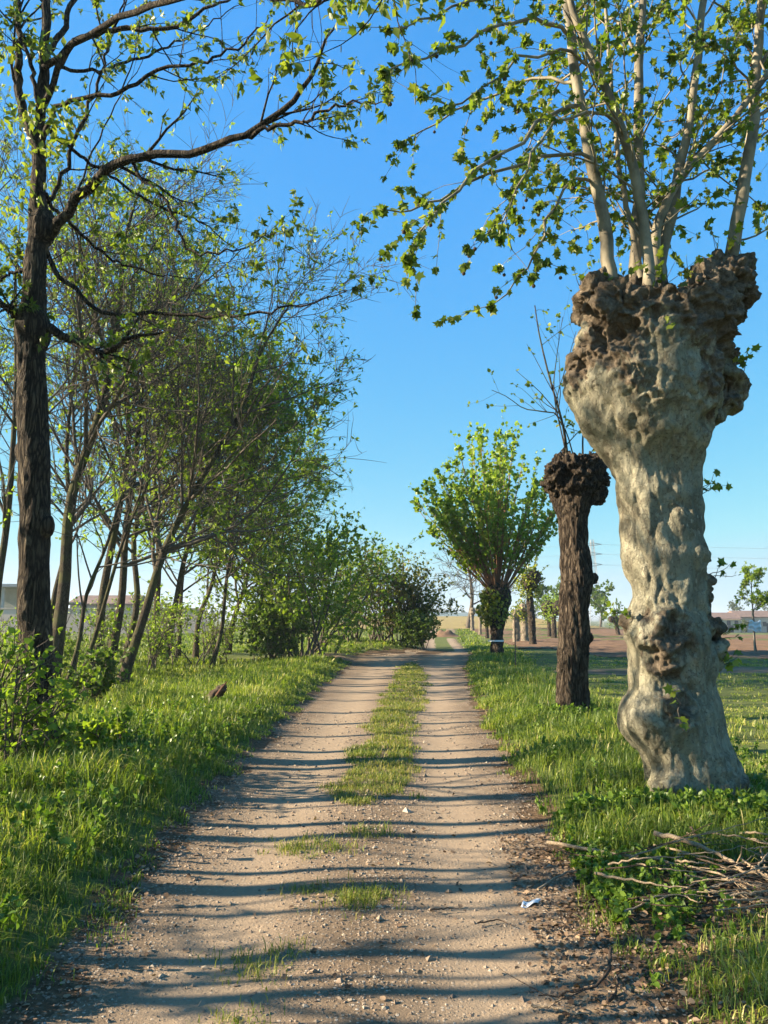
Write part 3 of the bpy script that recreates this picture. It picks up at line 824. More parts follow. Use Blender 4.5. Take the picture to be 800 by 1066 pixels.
sg = np.array([g_ for _, _, g_ in side])
A = spawn(SP, SR, 10, .1, 1.0, rad(42), rad(12), rg)
AL = rg.uniform(.25, .6, len(A[0]))
AP = grow(A[0], A[1], AL, 4, .14, -.05, rg); AR = taper(np.full(len(AP), .004), 5, .5); ag = sg[A[3]]
B = spawn(P1, R1, 20, .14, 1.0, rad(48), rad(14), rg)
BL = rg.uniform(.5, 1.3, len(B[0])); BP = grow(B[0], B[1], BL, 6, .12, .02, rg); BR = taper(np.clip(B[2] * .35, .004, .012), 7, .3); bg = B[3]
Cc = spawn(BP, BR, 5, .3, 1.0, rad(42), rad(12), rg)
CP = grow(Cc[0], Cc[1], rg.uniform(.2, .5, len(Cc[0])), 4, .14, -.04, rg); CR = taper(np.full(len(CP), .0035), 5, .5); cg = bg[Cc[3]]
for k in range(len(limbs)):
    mb = MB(); tubes(mb, P1[k:k + 1], R1[k:k + 1], 12)
    for PP, RR, gg, s_ in ((SP, SR, sg, 6), (AP, AR, ag, 4), (BP, BR, bg, 5), (CP, CR, cg, 3)):
        q = gg == k
        if q.any(): tubes(mb, PP[q], RR[q], s_)
    mb.build('limb', M['bark_plane_limb'], root)
fo = MB()
twig_leaves(fo, [(AP, AR, 0), (SP, SR, 0)], (0,), PLANELEAF, .066, 5, rg, tlo=.05, droop=.5, spread=.6, clump=2, flat=.8)
twig_leaves(fo, [(SP, SR, 0)], (0,), PLANELEAF, .066, 12, rg, tlo=.3, droop=.55, spread=.6, clump=2, flat=.7)
twig_leaves(fo, [(CP, CR, 0)], (0,), PLANELEAF, .064, 3, rg, tlo=.1, droop=.5, spread=.6, clump=2, flat=.8, keep=.8)
twig_leaves(fo, [(BP, BR, 0)], (0,), PLANELEAF, .066, 3, rg, tlo=.3, droop=.5, spread=.6, clump=2, flat=.8, keep=.7)
twig_leaves(fo, [(AP, AR, 0)], (0,), PLANELEAF2, .062, 4, rg, tlo=.05, droop=.7, spread=.7, clump=3, flat=.9)
twig_leaves(fo, [(SP, SR, 0)], (0,), PLANELEAF2, .062, 12, rg, tlo=.3, droop=.7, spread=.7, clump=3, flat=.9)
twig_leaves(fo, [(CP, CR, 0)], (0,), PLANELEAF2, .058, 2, rg, tlo=.2, droop=.7, spread=.7, clump=2, flat=.9)
fo.build('foliage', M['leaf_plane'], root)
# suckers and leaf tufts on the head and burls
hs_ = [(at(690, 300, PD - .5), 10, .4), (at(640, 305, PD - .3), 6, .35), (at(720, 300, PD - .4), 7, .35), (at(755, 275, PD), 6, .4), (at(700, 345, PD - .62), 3, .12), (at(772, 385, PD), 4, .18), (at(605, 300, PD), 3, .3),
       (at(748, 690, PD), 5, .2), (at(752, 660, PD), 3, .15), (at(740, 602, PD), 3, .22), (at(652, 640, PD - .1), 4, .22), (at(728, 512, PD), 4, .26), (at(712, 735, PD - .55), 3, .16), (at(775, 275, PD), 4, .3)]
for c, k, L in hs_:
    S = np.array([c] * k) + rg.normal(0, .02, (k, 3)); D_ = rg.normal(0, .6, (k, 3)); D_[:, 2] = np.abs(D_[:, 2]) + .3
    if c[2] < 3: D_ = D_ * .6 + np.array([1.0 if c[0] > 2.6 else -1.0, -.3, 0])
    Q = grow(S, D_, np.full(k, L) * rg.uniform(.5, 1.2, k), 5, .2, .05, rg)
    mb = MB(); tubes(mb, Q, taper(np.full(k, .004), 6, .4), 4)
    twig_leaves(mb, [(Q, None, 0)], (0,), PLANELEAF, .065, 4, rg, tlo=.3, droop=.3, spread=.7, clump=1, flat=.8, mat=1)
    mb.build('sucker', [M['twig_grey'], M['leaf_plane']], root)
# hanging seed balls
proto = None
sel = rg.choice(len(AP), 46, replace=False)
for k in sel:
    top = AP[k, -1] + rg.normal(0, .02, 3); L = rg.uniform(.04, .09)
    if proto is None:
        b = MB(); blob(b, (0, 0, -.075), .016); tubes(b, np.array([[[0, 0, 0], [.004, 0, -.04], [0, 0, -.075]]]), np.full((1, 3), .0012), 4)
        me = b.mesh('seed_ball', M['dark_wood'])
    o = bpy.data.objects.new('seed_ball', me); C.objects.link(o); o.parent = root
    o.location = Vector(top) - root.location; proto = o
    o.rotation_euler = (rg.uniform(-.3, .3), rg.uniform(-.3, .3), 0)

# ---- dark mulberry pollard
MD = gp(597, 752)[1]
mx = at(597, 752, MD)[0]
root = thing('pollard_tree', (mx, MD, base_z(mx, MD)), 'dark furrowed pollard trunk with blackish fist-like head and few thin shoots', 'tree')
prof = [(775, 574, 622), (752, 579, 616), (735, 580, 614), (700, 580, 612), (660, 582, 613), (625, 583, 614), (600, 584, 617), (560, 583, 613), (545, 582, 613), (530, 579, 615), (515, 574, 622), (500, 571, 628), (488, 572, 630), (476, 578, 628)]
mb = MB(); profile_trunk(mb, prof, MD, .95, seed=8)
for x, y, r, dd in [(575, 508, 9, 0), (580, 492, 13, -.2), (596, 485, 13, -.25), (614, 490, 14, -.2), (625, 498, 10, 0), (622, 515, 11, 0), (588, 478, 9, .1), (604, 478, 8, .2), (622, 482, 9, .1), (600, 505, 14, -.25), (618, 602, 6, 0), (613, 664, 6, 0), (611, 577, 4, 0), (569, 505, 6, 0)]:
    blob(mb, at(x, y, MD + dd), pw(r, MD))
def disp_mul(co, nor):
    k = sstep(3.3, 3.75, co[:, 2])
    b = nz3(co * np.array([1, 1, .3]), 9, 'perlin', 4, 5)
    c = nz3(co, 9, 'cell', s=4); c2 = nz3(co, 21, 'cell', s=5)
    wv = co + .08 * b[:, None]
    r1 = 1 - 2.2 * np.abs(nz3(wv, 4, 'perlin', 2, 3))
    fis = -np.clip(.35 - np.abs(nz3(co * np.array([1, 1, .16]) + .02 * b[:, None], 13, 'perlin', 2, 11)), 0, 1) * .06
    return fis * (1 - k) + b * .022 + nz3(co, 2.5, 'perlin', 2, 6) * .02 + k * ((r1 - .5) * .09 + (.45 - c) * .08 + (.4 - c2) * .05), k
sculpt(mb, 'trunk', M['bark_mulberry'], root, .018, disp_mul)
rg = np.random.default_rng(12)
sh = [([(590, 478), (588, 452), (583, 430), (572, 392), (562, 350), (557, 318)], 3.4), ([(592, 478), (584, 435), (562, 428), (545, 425), (528, 413), (512, 406)], 1.8), ([(607, 478), (607, 455), (609, 430), (610, 400)], 2.2),
      ([(598, 478), (590, 450), (578, 425), (590, 380), (600, 345)], 1.6), ([(584, 470), (602, 450), (616, 440)], 1.4), ([(612, 478), (622, 460), (628, 448)], 1.2), ([(588, 465), (577, 410), (580, 370), (586, 330)], 1.6)]
P1 = np.array([spline(np.array([at(x, y, MD - .1 + .05 * i) for i, (x, y) in enumerate(p)]), 12) for p, w in sh]); R1 = np.array([taper([pw(w, MD) / 2], 12, .35)[0] for p, w in sh])
gr = build_limbs(root, P1, R1, [(7, .25, 1.0, 45, .35, .12, .04, 4, .5, .4)], rg, M['bark_grey'], name='shoot')
fo = MB(); twig_leaves(fo, gr, (1,), OVAL, .075, 3, rg, clump=2, droop=.1); fo.build('foliage', M['leaf_plane'], root)

# ---- fan-headed mulberry with orange shoots
FD = gp(517, 683)[1]
fx = at(517, 683, FD)[0]
root = thing('pollard_tree', (fx, FD, base_z(fx, FD)), 'pollard with a dense leafy fan of orange shoots and a white band round its trunk', 'tree')
rg = np.random.default_rng(21)
mb = MB(); profile_trunk(mb, [(688, 508, 526), (683, 510, 525), (660, 511, 524), (645, 509, 526), (632, 506, 530), (618, 505, 532), (608, 508, 528)], FD, .95, 20, 4)
for x, y, r, dd in [(508, 622, 7, 0), (524, 626, 9, 0), (516, 615, 9, -.3), (520, 612, 9, .3)]: blob(mb, at(x, y, FD + dd), pw(r, FD))
sculpt(mb, 'trunk', M['bark_mulberry'], root, .04, lambda co, nor: (nz3(co, 4, 'perlin', 3) * .05 + (.4 - nz3(co, 5, 'cell')) * .1 * sstep(1.8, 2.3, co[:, 2]), np.zeros(len(co))))
zb = at(517, 667, FD)[2]
a = np.arange(25) / 24 * 2 * PI
mb = MB(); rr_ = pw(15, FD) / 2 * 1.08
tubes(mb, np.array([[[fx - .01, FD, zb - .035], [fx - .01, FD, zb + .035]]]), np.full((1, 2), rr_), 20); mb.build('white_band', M['white_paint'], root)
ns = 92
th = rg.uniform(0, 2 * PI, ns); tl = np.sqrt(rg.uniform(0, 1, ns)) * rad(45)
hc = np.array(at(518, 618, FD))
S = hc + np.stack([np.cos(th) * .35 * tl, np.sin(th) * .35 * tl, rg.uniform(-.1, .15, ns)], -1)
S[:, 0] += .0
Dv = np.stack([np.sin(tl) * np.cos(th) - .08, np.sin(tl) * np.sin(th), np.cos(tl)], -1)
L = rg.uniform(5.4, 7.6, ns) * (1 - .34 * (tl / rad(45)) ** 2)
SPn = grow(S, Dv, L, 10, .025, .018, rg); SRn = taper(rg.uniform(.022, .045, ns), 11, .2)
gr = build_limbs(root, SPn, SRn, [(12, .3, 1.0, 24, .16, .08, .09, 4, .5, .4)], rg, M['shoot_orange'], name='shoot', sides=(6, 4))
fo = MB()
twig_leaves(fo, gr, (1,), OVAL, .18, 4, rg, tlo=.15, clump=2, droop=.0, spread=.8)
twig_leaves(fo, gr, (0,), OVAL, .20, 24, rg, tlo=.26, clump=3, droop=.0, spread=.9)
fo.build('foliage', M['leaf_mulberry'], root)
# leafy sprouts clothing the fan tree's head
fo = MB(); k = 1500
c = np.array(at(514, 630, FD - .15)); u = unit(rg.normal(0, 1, (k, 3)))
pos = c + u * np.array([.58, .55, .8]) * (rg.uniform(.45, 1.0, (k, 1)) + .35 * np.abs(np.sin(4 * u[:, :1] + 3 * u[:, 2:]))); pos = pos[(pos[:, 0] < c[0] + .75)]
leaves(fo, OVAL, pos, unit(rg.normal(0, .5, pos.shape) + np.array([0, 0, -.5])), .16 * rg.uniform(.6, 1.2, len(pos)), rg)
fo.build('head_foliage', M['leaf_ivy'], root)
def mid_pollard(label, bx, by, topy, wpx, head, seed, leaf='leaf_ivy', nl=900, shoots=0, lean=0, bark='bark_mulberry', D=None, group=None, leafsize=.16, sl=1.6):
    rng = np.random.default_rng(seed)
    D = D or gp(bx, by)[1]
    x = (bx - 400) / F * D; z0 = base_z(x, D)
    r = thing('pollard_tree', (x, D, z0), label, 'tree', group)
    zt = at(bx, topy, D)[2]; rr = pw(wpx, D) / 2; hr = pw(head, D) / 2
    mb = MB(); pts = spline(np.array([[x, D, z0 - .1], [x + lean * .4, D, z0 + (zt - z0) * .5], [x + lean, D, zt]]), 14)
    tubes(mb, pts[None], (rr * (1 + .08 * np.sin(np.linspace(0, 5, 14) + seed)) + rr * .3 * np.exp(-np.arange(14)))[None], 14, cap=True)
    for _ in range(7):
        blob(mb, pts[-1] + rng.normal(0, hr * .35, 3) * np.array([1, 1, .6]), hr * rng.uniform(.35, .6))
    sculpt(mb, 'trunk', M[bark], r, max(.03, rr * .12), lambda co, nor: (nz3(co, 3, 'perlin', 3) * rr * .25 + (.4 - nz3(co, 5, 'cell')) * rr * .4 * sstep(zt - hr * 1.5, zt - hr * .5, co[:, 2]), np.zeros(len(co))))
    fo = MB()
    if shoots:
        S = np.array([pts[-1]] * shoots) + rng.normal(0, hr * .3, (shoots, 3)); Dd = rng.normal(0, .55, (shoots, 3)); Dd[:, 2] = np.abs(Dd[:, 2]) + .5
        Q = grow(S, Dd, rng.uniform(.6, 1.2, shoots) * sl, 6, .1, .02, rng)
        mb = MB(); tubes(mb, Q, taper(np.full(shoots, .02), 7, .3), 4); mb.build('shoot_cluster', M['twig_grey'], r)
        twig_leaves(fo, [(Q, None, 0)], (0,), OVAL, leafsize, 8, rng, tlo=.3, clump=3)
    if nl:
        u = unit(rng.normal(0, 1, (nl, 3)))
        pos = pts[-1] + u * np.array([1, 1, 1.1]) * hr * 1.25 * rng.uniform(.5, 1.05, (nl, 1))
        leaves(fo, OVAL, pos, unit(rng.normal(0, .6, pos.shape) + np.array([0, 0, -.4])), leafsize * rng.uniform(.6, 1.2, nl), rng)
    fo.build('foliage', M[leaf], r)
    return r
mid_pollard('leafy pollard with a grey-brown trunk just right of and behind the fan-headed tree', 553, 672, 606, 7, 26, 31, nl=900, shoots=14, lean=-.2)
mid_pollard('short stout pollard trunk between the fan-headed tree and the taller leafy pollard', 545, 668, 636, 7, 18, 32, nl=500, bark='pale_trunk', shoots=6)
mid_pollard('small bushy-headed pollard with a bright leafy ball crown left of the dark furrowed trunk', 575, 664, 632, 5, 24, 33, nl=700, leaf='leaf_mulberry')
mid_pollard('pale pollard stub with a flat forked top, leftmost of the far poles by the track', 491, 655, 637, 4, 9, 34, nl=0, bark='pale_trunk', D=88)
mid_pollard('pale straight pollard pole beside the forked stub at the far edge of the track', 499, 657, 634, 3.4, 8, 35, nl=120, bark='pale_trunk', D=78)
mid_pollard('dark straight pollard pole just left of the fan-headed tree', 506, 659, 630, 3.8, 8, 36, nl=120, D=66)
mid_pollard('pale pollard trunk seen low behind the right side of the fan-headed tree', 536, 664, 638, 7, 12, 37, nl=150, bark='pale_trunk', D=54)
mid_pollard('small dark pollard standing alone in the ploughed field left of the plane tree', 641, 662, 645, 4, 13, 38, nl=260, leaf='leaf_dense', lean=-.3)
mid_pollard('small leaning dark pollard beside the bushy-headed one', 570, 663, 640, 4, 14, 39, nl=300, leaf='leaf_dense')

# ------------------------------------------------------------------ big walnut on the left
WD = 8.9
wx = at(36, 790, WD)[0]; wz = base_z(wx, WD)
root = thing('walnut_tree', (wx, WD, wz - .05), 'thick dark furrowed trunk nearest on the left, long crooked limb arching over the track', 'tree')
rg = np.random.default_rng(41)
tp = [(wx + .02, WD, wz - .1), at(38, 760, WD), at(37, 700, WD), at(36, 600, WD), at(36, 500, WD), at(33, 400, WD), at(34, 340, WD), at(39, 240, WD), at(42, 140, WD + .05), at(46, 60, WD + .1), at(48, -60, WD + .2), at(40, -200, WD + .3)]
T = spline(np.array(tp, float), 40)
tz = (T[:, 2] - T[0, 2])
tr = np.interp(tz, [0, .25, .6, 2, 4.2, 5.6, 7.2, 11], np.array([32, 22, 17, 15.5, 15.5, 12.5, 7, 2.5]) / F * WD)
T[1:, :2] += rg.normal(0, .006, (39, 2))
mb = MB(); tubes(mb, T[None], tr[None], 24, cap=True)
for x, y, r, dd in [(35, 345, 19, 0), (30, 335, 14, -.08), (44, 238, 16, 0), (48, 548, 9, -.05), (24, 470, 8, 0), (28, 640, 8, -.1), (55, 770, 10, 0), (18, 775, 10, 0)]: blob(mb, at(x, y, WD + dd), pw(r, WD), (1, 1, 1.5))
sculpt(mb, 'trunk', M['bark_walnut'], root, .016, lambda co, nor: (nz3(co * np.array([1, 1, .22]), 12, 'perlin', 3, 9) * .016 + nz3(co, 2.6, 'perlin', 2, 6) * .012, np.zeros(len(co))))
HL = [
    ([(46, 250, 0), (56, 240, -.05), (75, 214, -.15), (100, 188, -.3), (122, 170, -.5), (148, 163, -.6), (185, 160, -.7), (222, 152, -.85), (255, 142, -1.0), (282, 124, -1.1), (308, 104, -1.2), (322, 82, -1.25), (334, 55, -1.3), (348, 30, -1.35)], 15),
    ([(252, 143, -1.0), (275, 134, -1.1), (300, 131, -1.2), (322, 124, -1.3), (345, 112, -1.35), (370, 108, -1.4), (405, 107, -1.5)], 6),
    ([(40, 335, 0), (62, 348, -.1), (80, 354, -.15), (105, 368, -.3), (122, 360, -.4), (140, 350, -.5), (170, 346, -.6)], 13),
    ([(46, 255, 0), (58, 285, .1), (78, 302, .1), (100, 322, .1), (125, 328, 0), (160, 326, 0), (200, 327, -.1), (235, 330, -.2), (270, 326, -.3), (300, 321, -.4), (330, 314, -.5), (362, 302, -.6)], 7),
    ([(135, 165, -.5), (148, 185, -.5), (165, 200, -.5), (180, 225, -.5), (188, 248, -.5), (200, 262, -.5), (235, 262, -.6), (265, 252, -.6), (288, 242, -.7)], 5),
    ([(44, 150, 0), (58, 112, -.1), (80, 104, -.2), (110, 98, -.3), (140, 88, -.4), (170, 72, -.5), (200, 66, -.6), (225, 60, -.7), (248, 50, -.8), (268, 32, -.9), (280, 18, -1)], 7),
    ([(46, 110, 0), (66, 62, -.2), (95, 35, -.3), (130, 30, -.4), (170, 30, -.5), (205, 15, -.6), (235, 0, -.7), (262, -20, -.8)], 9),
    ([(36, 330, 0), (22, 330, -.1), (10, 322, -.2), (-5, 312, -.3), (-40, 290, -.5)], 15),
    ([(40, 300, 0), (30, 280, .1), (10, 285, .2), (-5, 295, .3), (-30, 300, .4)], 7),
    ([(42, 160, 0), (22, 110, 0), (20, 60, 0), (20, 20, .1), (14, -40, .2), (5, -120, .3)], 14),
    ([(44, 120, 0), (30, 60, -.2), (20, 30, -.3), (-10, 0, -.5)], 7),
    ([(47, 60, .1), (70, 20, .2), (90, -40, .3), (130, -100, .3), (180, -150, .2)], 9),
    ([(45, 0, .2), (20, -60, .1), (-20, -110, 0), (-60, -160, 0)], 8),
    ([(36, 345, 0), (28, 300, .3), (50, 250, .6), (80, 200, .9), (110, 130, 1.1), (150, 60, 1.3)], 6),
    ([(40, 230, 0), (65, 180, .3), (100, 90, .5), (120, 30, .6), (135, -30, .8)], 7),
    ([(46, 70, 0), (110, 25, -.6), (180, 0, -1.4), (255, -8, -2.2), (300, 2, -2.9), (345, -4, -3.6), (400, -16, -4.2), (455, -18, -4.6)], 9),
    ([(45, 130, 0), (80, 160, .3), (120, 185, .6), (165, 215, .9), (210, 232, 1.1), (250, 262, 1.3)], 6),
    ([(42, 200, 0), (75, 235, .4), (115, 268, .8), (160, 285, 1.2), (205, 290, 1.5)], 6),
    ([(44, 60, 0), (90, 75, .3), (150, 60, .6), (200, 35, .9), (250, 5, 1.2)], 6),
]
n = 30
P1 = np.array([spline(pxline([(x, y, WD + d) for x, y, d in p]), n) for p, w in HL]); R1 = np.array([taper([pw(w * .82, WD) / 2], n, .16, .8)[0] for p, w in HL])
P1[:, 1:-1] += rg.normal(0, .016, P1[:, 1:-1].shape)
# the second limb is the fork of the first
gr = build_limbs(root, P1, R1, [(9, .22, 1.0, 42, .30, .12, .05, 7, .42, .3), (4, .2, 1.0, 38, .42, .12, .02, 4, .5, .4)], rg, M['bark_walnut'], sides=(10, 5, 4), lmax=1.0)
fo = MB()
twig_leaves(fo, gr, (1,), LEAFLET, .09, 3, rg, tlo=.45, clump=7, droop=.55, spread=.55)
twig_leaves(fo, gr, (2,), LEAFLET, .085, 1, rg, tlo=.5, clump=7, droop=.55, spread=.55)
k = 26                                        # bigger, brighter tufts close to the trunk
c = np.array([at(*p) for p in [(30, 110, WD - .4), (45, 130, WD - .45), (60, 120, WD - .4), (20, 125, WD - .4), (75, 105, WD - .3), (50, 45, WD - .3), (130, 45, WD - .4), (35, 200, WD - .2), (5, 60, WD - .3), (8, 215, WD), (100, 195, WD - .3), (70, 135, WD - .3), (120, 205, WD - .3), (35, 155, WD - .3)]])
c = np.repeat(c, k, 0) + rg.normal(0, .09, (len(c) * k, 3))
leaves(fo, LEAFLET, c, unit(rg.normal(0, .6, c.shape) + np.array([.2, 0, -.6])), .13 * rg.uniform(.6, 1.2, len(c)), rg, rg.uniform(.5, 1, len(c)))
c = np.array([at(x, y, WD + d) for x, y, d in [(352, -2, -3.7), (372, 0, -3.9), (392, -4, -4.1), (412, -2, -4.25), (432, -2, -4.4), (450, 0, -4.55), (380, -10, -4), (420, -14, -4.3), (350, 12, -3.7)]])
c = np.repeat(c, 12, 0) + rg.normal(0, .05, (len(c) * 12, 3))
leaves(fo, LEAFLET, c, unit(rg.normal(0, .5, c.shape) + np.array([.25, 0, -.7])), .11 * rg.uniform(.7, 1.2, len(c)), rg, rg.uniform(.3, .9, len(c)))
fo.build('foliage', M['leaf_walnut'], root)
ck = MB()                                      # hanging catkins
for P, per in ((gr[1][0], 3), (gr[0][0][[0, 1, 3, 4, 5]], 16)):
    idx = np.repeat(np.arange(len(P)), per); i = (rg.uniform(.45, .999, len(idx)) * P.shape[1]).astype(int)
    S = P[idx, i]; L = rg.uniform(.04, .11, len(S))
    tubes(ck, np.stack([S, S + np.array([.003, 0, -.5]) * L[:, None], S + np.array([0, .003, -1]) * L[:, None]], 1), np.tile([.002, .0045, .003], (len(S), 1)), 4, rnd=rg.uniform(0, 1, len(S)))
tag(ck.build('catkin_tassel', M['catkin'], root), kind='stuff')

# ---- woodland row behind it
LV = LV_WOOD
row = [  # name, label, base px, D, h, w px, lean(x,y), seed, extra
    ('slender dark tree cut by the left edge of the picture, left of the thick trunk', 4, 17, 11, 9, (-.4, .3)),
    ('tall straight mossy tree standing right behind the thick dark trunk, widest of the row', 60, 18.5, 13.5, 14, (1.5, .4)),
    ('slim upright tree squeezed between the thick dark trunk and the mossy one', 53, 21, 12, 7, (.4, .3)),
    ('thin leaning sapling, first of two slanting to the right beside the mossy trunk', 75, 17.5, 6.5, 5, (1.9, -.3)),
    ('thin leaning sapling, second of two slanting to the right beside the mossy trunk', 86, 17.8, 7, 5, (2.4, -.3)),
    ('grey upright tree, left one of a close pair in the middle of the row', 106, 21, 13, 9.5, (.4, .5)),
    ('grey upright tree, right one of a close pair in the middle of the row', 118, 22, 12.5, 9, (1.0, .2)),
    ('stout tree leaning strongly to the right with a bare lit trunk', 131, 19.5, 10.5, 10, (4.4, -.4)),
    ('straight slender tree just right of the strongly leaning one, half hidden', 133, 25, 12.5, 7, (.5, .3)),
    ('straight pale-barked tree standing by itself right of the leaning trunk', 163, 27, 11, 7.5, (-.3, .3)),
    ('dark slim tree of the farther row with its trunk bending right', 176, 27, 10.5, 6.5, (1.6, .4)),
    ('short pale stem among the farther row, beside the dark bending trunk', 189, 29, 8.5, 5, (.3, .2)),
    ('slim twin-like stem left of the thin pale leaning one', 207, 30, 9, 5.5, (1.8, .1)),
    ('thin pale stem leaning right, near the green thicket', 222, 25, 8.5, 4.5, (1.5, -.3)),
    ('last slim trunk of the row, half inside the green thicket', 240, 33, 8.5, 6, (2.2, .4)),
    ('dark trunk hidden deep in the thicket where the row ends', 268, 36, 7.5, 6, (1.6, .2)),
]
for i, (lab, bx, D, h, w, lean) in enumerate(row):
    simple_tree('woodland_tree', lab, 'tree', 'slender trees of the left row', bx, D, None, w, 100 + i, h=h, bark='bark_grey',
                leaf='leaf_bright', n1=20 if h > 8 else 9, lv=LV_DENSE if h > 8 else LV_THIN, lean=lean, t0=.24, limb_len=.42 if i < 9 else .5, leafsize=.13 if D < 24 else .2, per=2, clump=5,
                bias=(.22, -.08, .05), limb_ang=52, keep=(.28, .2, .34)[i % 3] if i < 9 else .5, wig=.12)
# ---- slender trees further left and out of the frame: they throw the stripes across the track
off = [(-4.6, 1.2, .07, 9), (-5.2, 2.0, .055, 8), (-6.2, 2.35, .10, 11), (-5.0, 3.05, .05, 8), (-7.1, 3.2, .07, 9), (-5.6, 3.75, .06, 9), (-6.6, 4.45, .11, 11), (-5.1, 4.95, .045, 7.5), (-7.6, 5.5, .09, 10), (-5.9, 6.1, .07, 9),
       (-6.9, 6.9, .12, 11), (-5.7, 7.5, .05, 8), (-8.0, 8.3, .10, 11), (-7.0, 9.4, .09, 10), (-7.9, 10.6, .08, 10), (-6.9, 12.1, .09, 10), (-8.6, 13.4, .10, 11), (-9.2, 15.4, .08, 10), (-5.6, .2, .09, 10), (-6.0, -1.4, .08, 10), (-4.9, 1.65, .028, 5), (-5.5, 2.7, .03, 5.5), (-5.2, 3.4, .028, 5), (-6.2, 4.1, .035, 6), (-5.9, 4.7, .03, 5.5), (-6.4, 5.8, .035, 6), (-6.3, 6.5, .03, 5.5), (-7.4, 7.8, .04, 6.5)]
for i, (x, y, r, h) in enumerate(off):
    simple_tree('woodland_tree', 'slim grey tree of the near left verge, beyond the left edge of the picture', 'tree', 'slim trees beyond the left edge', 0, y, None, 0, 300 + i, h=h,
                bark='bark_grey', leaf='leaf_walnut', n1=13 if r > .04 else 4, lv=LV_THIN, lean=(random.uniform(-.3, .5), random.uniform(-.2, .4)), t0=.27, limb_len=.24, leafsize=.10, per=1, clump=4, keep=.55,
                base=(x, y, base_z(x, y) - .05), r0=r, limb_ang=36, wig=.06)

# ---- shrubs
def shrub(name, label, x, y, rx, ry, h, seed, leaf, nst=14, nl=3500, size=.13, group=None, bark='twig_grey', low=.12):
    rng = np.random.default_rng(seed)
    z0 = base_z(x, y)
    r = thing(name, (x, y, z0), label, 'shrub', group)
    S = np.stack([x + rng.normal(0, rx * .22, nst), y + rng.normal(0, ry * .22, nst), np.full(nst, z0 - .05)], -1)
    D_ = np.stack([rng.normal(0, .45, nst), rng.normal(0, .45, nst), np.ones(nst)], -1)
    P = grow(S, D_, rng.uniform(.75, 1.1, nst) * h, 8, .09, .03, rng); R = taper(np.full(nst, .005 + .009 * h), 9, .2)
    A_ = spawn(P, R, 8, .15, 1, rad(45), rad(12), rng); AP_ = grow(A_[0], A_[1], rng.uniform(.2, .42, len(A_[0])) * h, 5, .12, .04, rng); AR_ = taper(np.full(len(AP_), .010), 6, .3)
    B_ = spawn(AP_, AR_, 4, .2, 1, rad(45), rad(12), rng); BP_ = grow(B_[0], B_[1], rng.uniform(.1, .2, len(B_[0])) * h, 4, .12, .04, rng); BR_ = taper(np.full(len(BP_), .006), 5, .4)
    mb = MB(); tubes(mb, P, R, 5); tubes(mb, AP_, AR_, 4); tubes(mb, BP_, BR_, 3); mb.build('stem_cluster', M[bark], r)
    fo = MB(); per = max(1, int(nl / 3 / len(BP_)))
    twig_leaves(fo, [(BP_, BR_, 0), (AP_, AR_, 0)], (0,), OVAL, size, per, rng, tlo=.1, clump=3)
    twig_leaves(fo, [(BP_, BR_, 0), (AP_, AR_, 0)], (1,), OVAL, size, 3, rng, tlo=.2, clump=3)
    fo.build('foliage', M[leaf], r)
    return r
shrub('shrub', 'broad bright green thicket where the left row of trees ends', at(300, 684, 29)[0], 29, 2.2, 2.2, 4.6, 61, 'leaf_bright', 20, 10000, .13)
shrub('shrub', 'tall dense leafy shrub leaning toward the track behind the bright thicket', at(335, 684, 33)[0], 33, 1.8, 2, 5.0, 62, 'leaf_bright', 16, 7000, .14)
shrub('shrub', 'low dark leafy bush at the foot of the bright thicket', at(275, 690, 27)[0], 27.5, 1.2, 1, 1.7, 63, 'leaf_dense', 14, 5000, .13)
shrub('shrub', 'rounded shrub with reddish young top, closest to the track at the junction', at(424, 672, 40)[0], 41, 1.6, 2, 3.6, 64, 'leaf_russet', 24, 6500, .15)
shrub('shrub', 'russet-tipped tall shrub left of the rounded one at the junction', at(396, 672, 41)[0], 42, 1.6, 2, 4.8, 65, 'leaf_russet', 18, 5000, .15)
shrub('shrub', 'pale green shrub between the thicket and the russet-tipped one', at(364, 674, 40)[0], 40, 1.8, 2, 4.6, 66, 'leaf_bright', 18, 5000, .15)
shrub('shrub', 'dark low shrub hugging the bank below the rounded one', at(438, 676, 39)[0], 39.5, .9, 1.2, 1.7, 67, 'leaf_dense', 14, 4000, .13)
for i, (px_, D_, h_, lab) in enumerate([(85, 20, 2.6, 'bare twiggy bush between the mossy trunk and the close pair'), (150, 23, 3.0, 'twiggy bush at the foot of the strongly leaning tree'), (195, 26, 3.4, 'twiggy undergrowth bush right of the pale-barked tree'),
                                         (228, 28, 3.6, 'half-leafy undergrowth bush at the left side of the green thicket'), (20, 22, 2.4, 'low twiggy bush behind the left-edge tree'), (175, 33, 3.4, 'farther twiggy bush seen between the slim trunks'), (120, 34, 3.0, 'farther twiggy bush behind the close pair of trunks')]):
    shrub('shrub', lab, X_(px_, D_), D_, 1.6, 1.0, h_ * .7, 80 + i, 'leaf_bright', 8, 300, .09, 'undergrowth between the left trees')
# leafy saplings round the thick trunk
shrub('sapling', 'light green leafy sprouts crowding the left side of the thick trunk', at(6, 830, 7.6)[0], 7.6, .34, .3, 1.25, 71, 'leaf_bright', 6, 700, .07)
shrub('sapling', 'leafy sprouts in front of the foot of the thick trunk', at(42, 815, 7.9)[0], 8.0, .25, .2, .75, 72, 'leaf_bright', 5, 260, .07)
shrub('sapling', 'drooping leafy sapling in the grass right of the thick trunk', at(110, 790, 8.6)[0], 8.6, .4, .25, .45, 73, 'leaf_bright', 5, 260, .075)
shrub('sapling', 'low sprouting bush behind the mossy trunk', at(95, 720, 14)[0], 14, .6, .5, .9, 74, 'leaf_dense', 8, 900, .09)

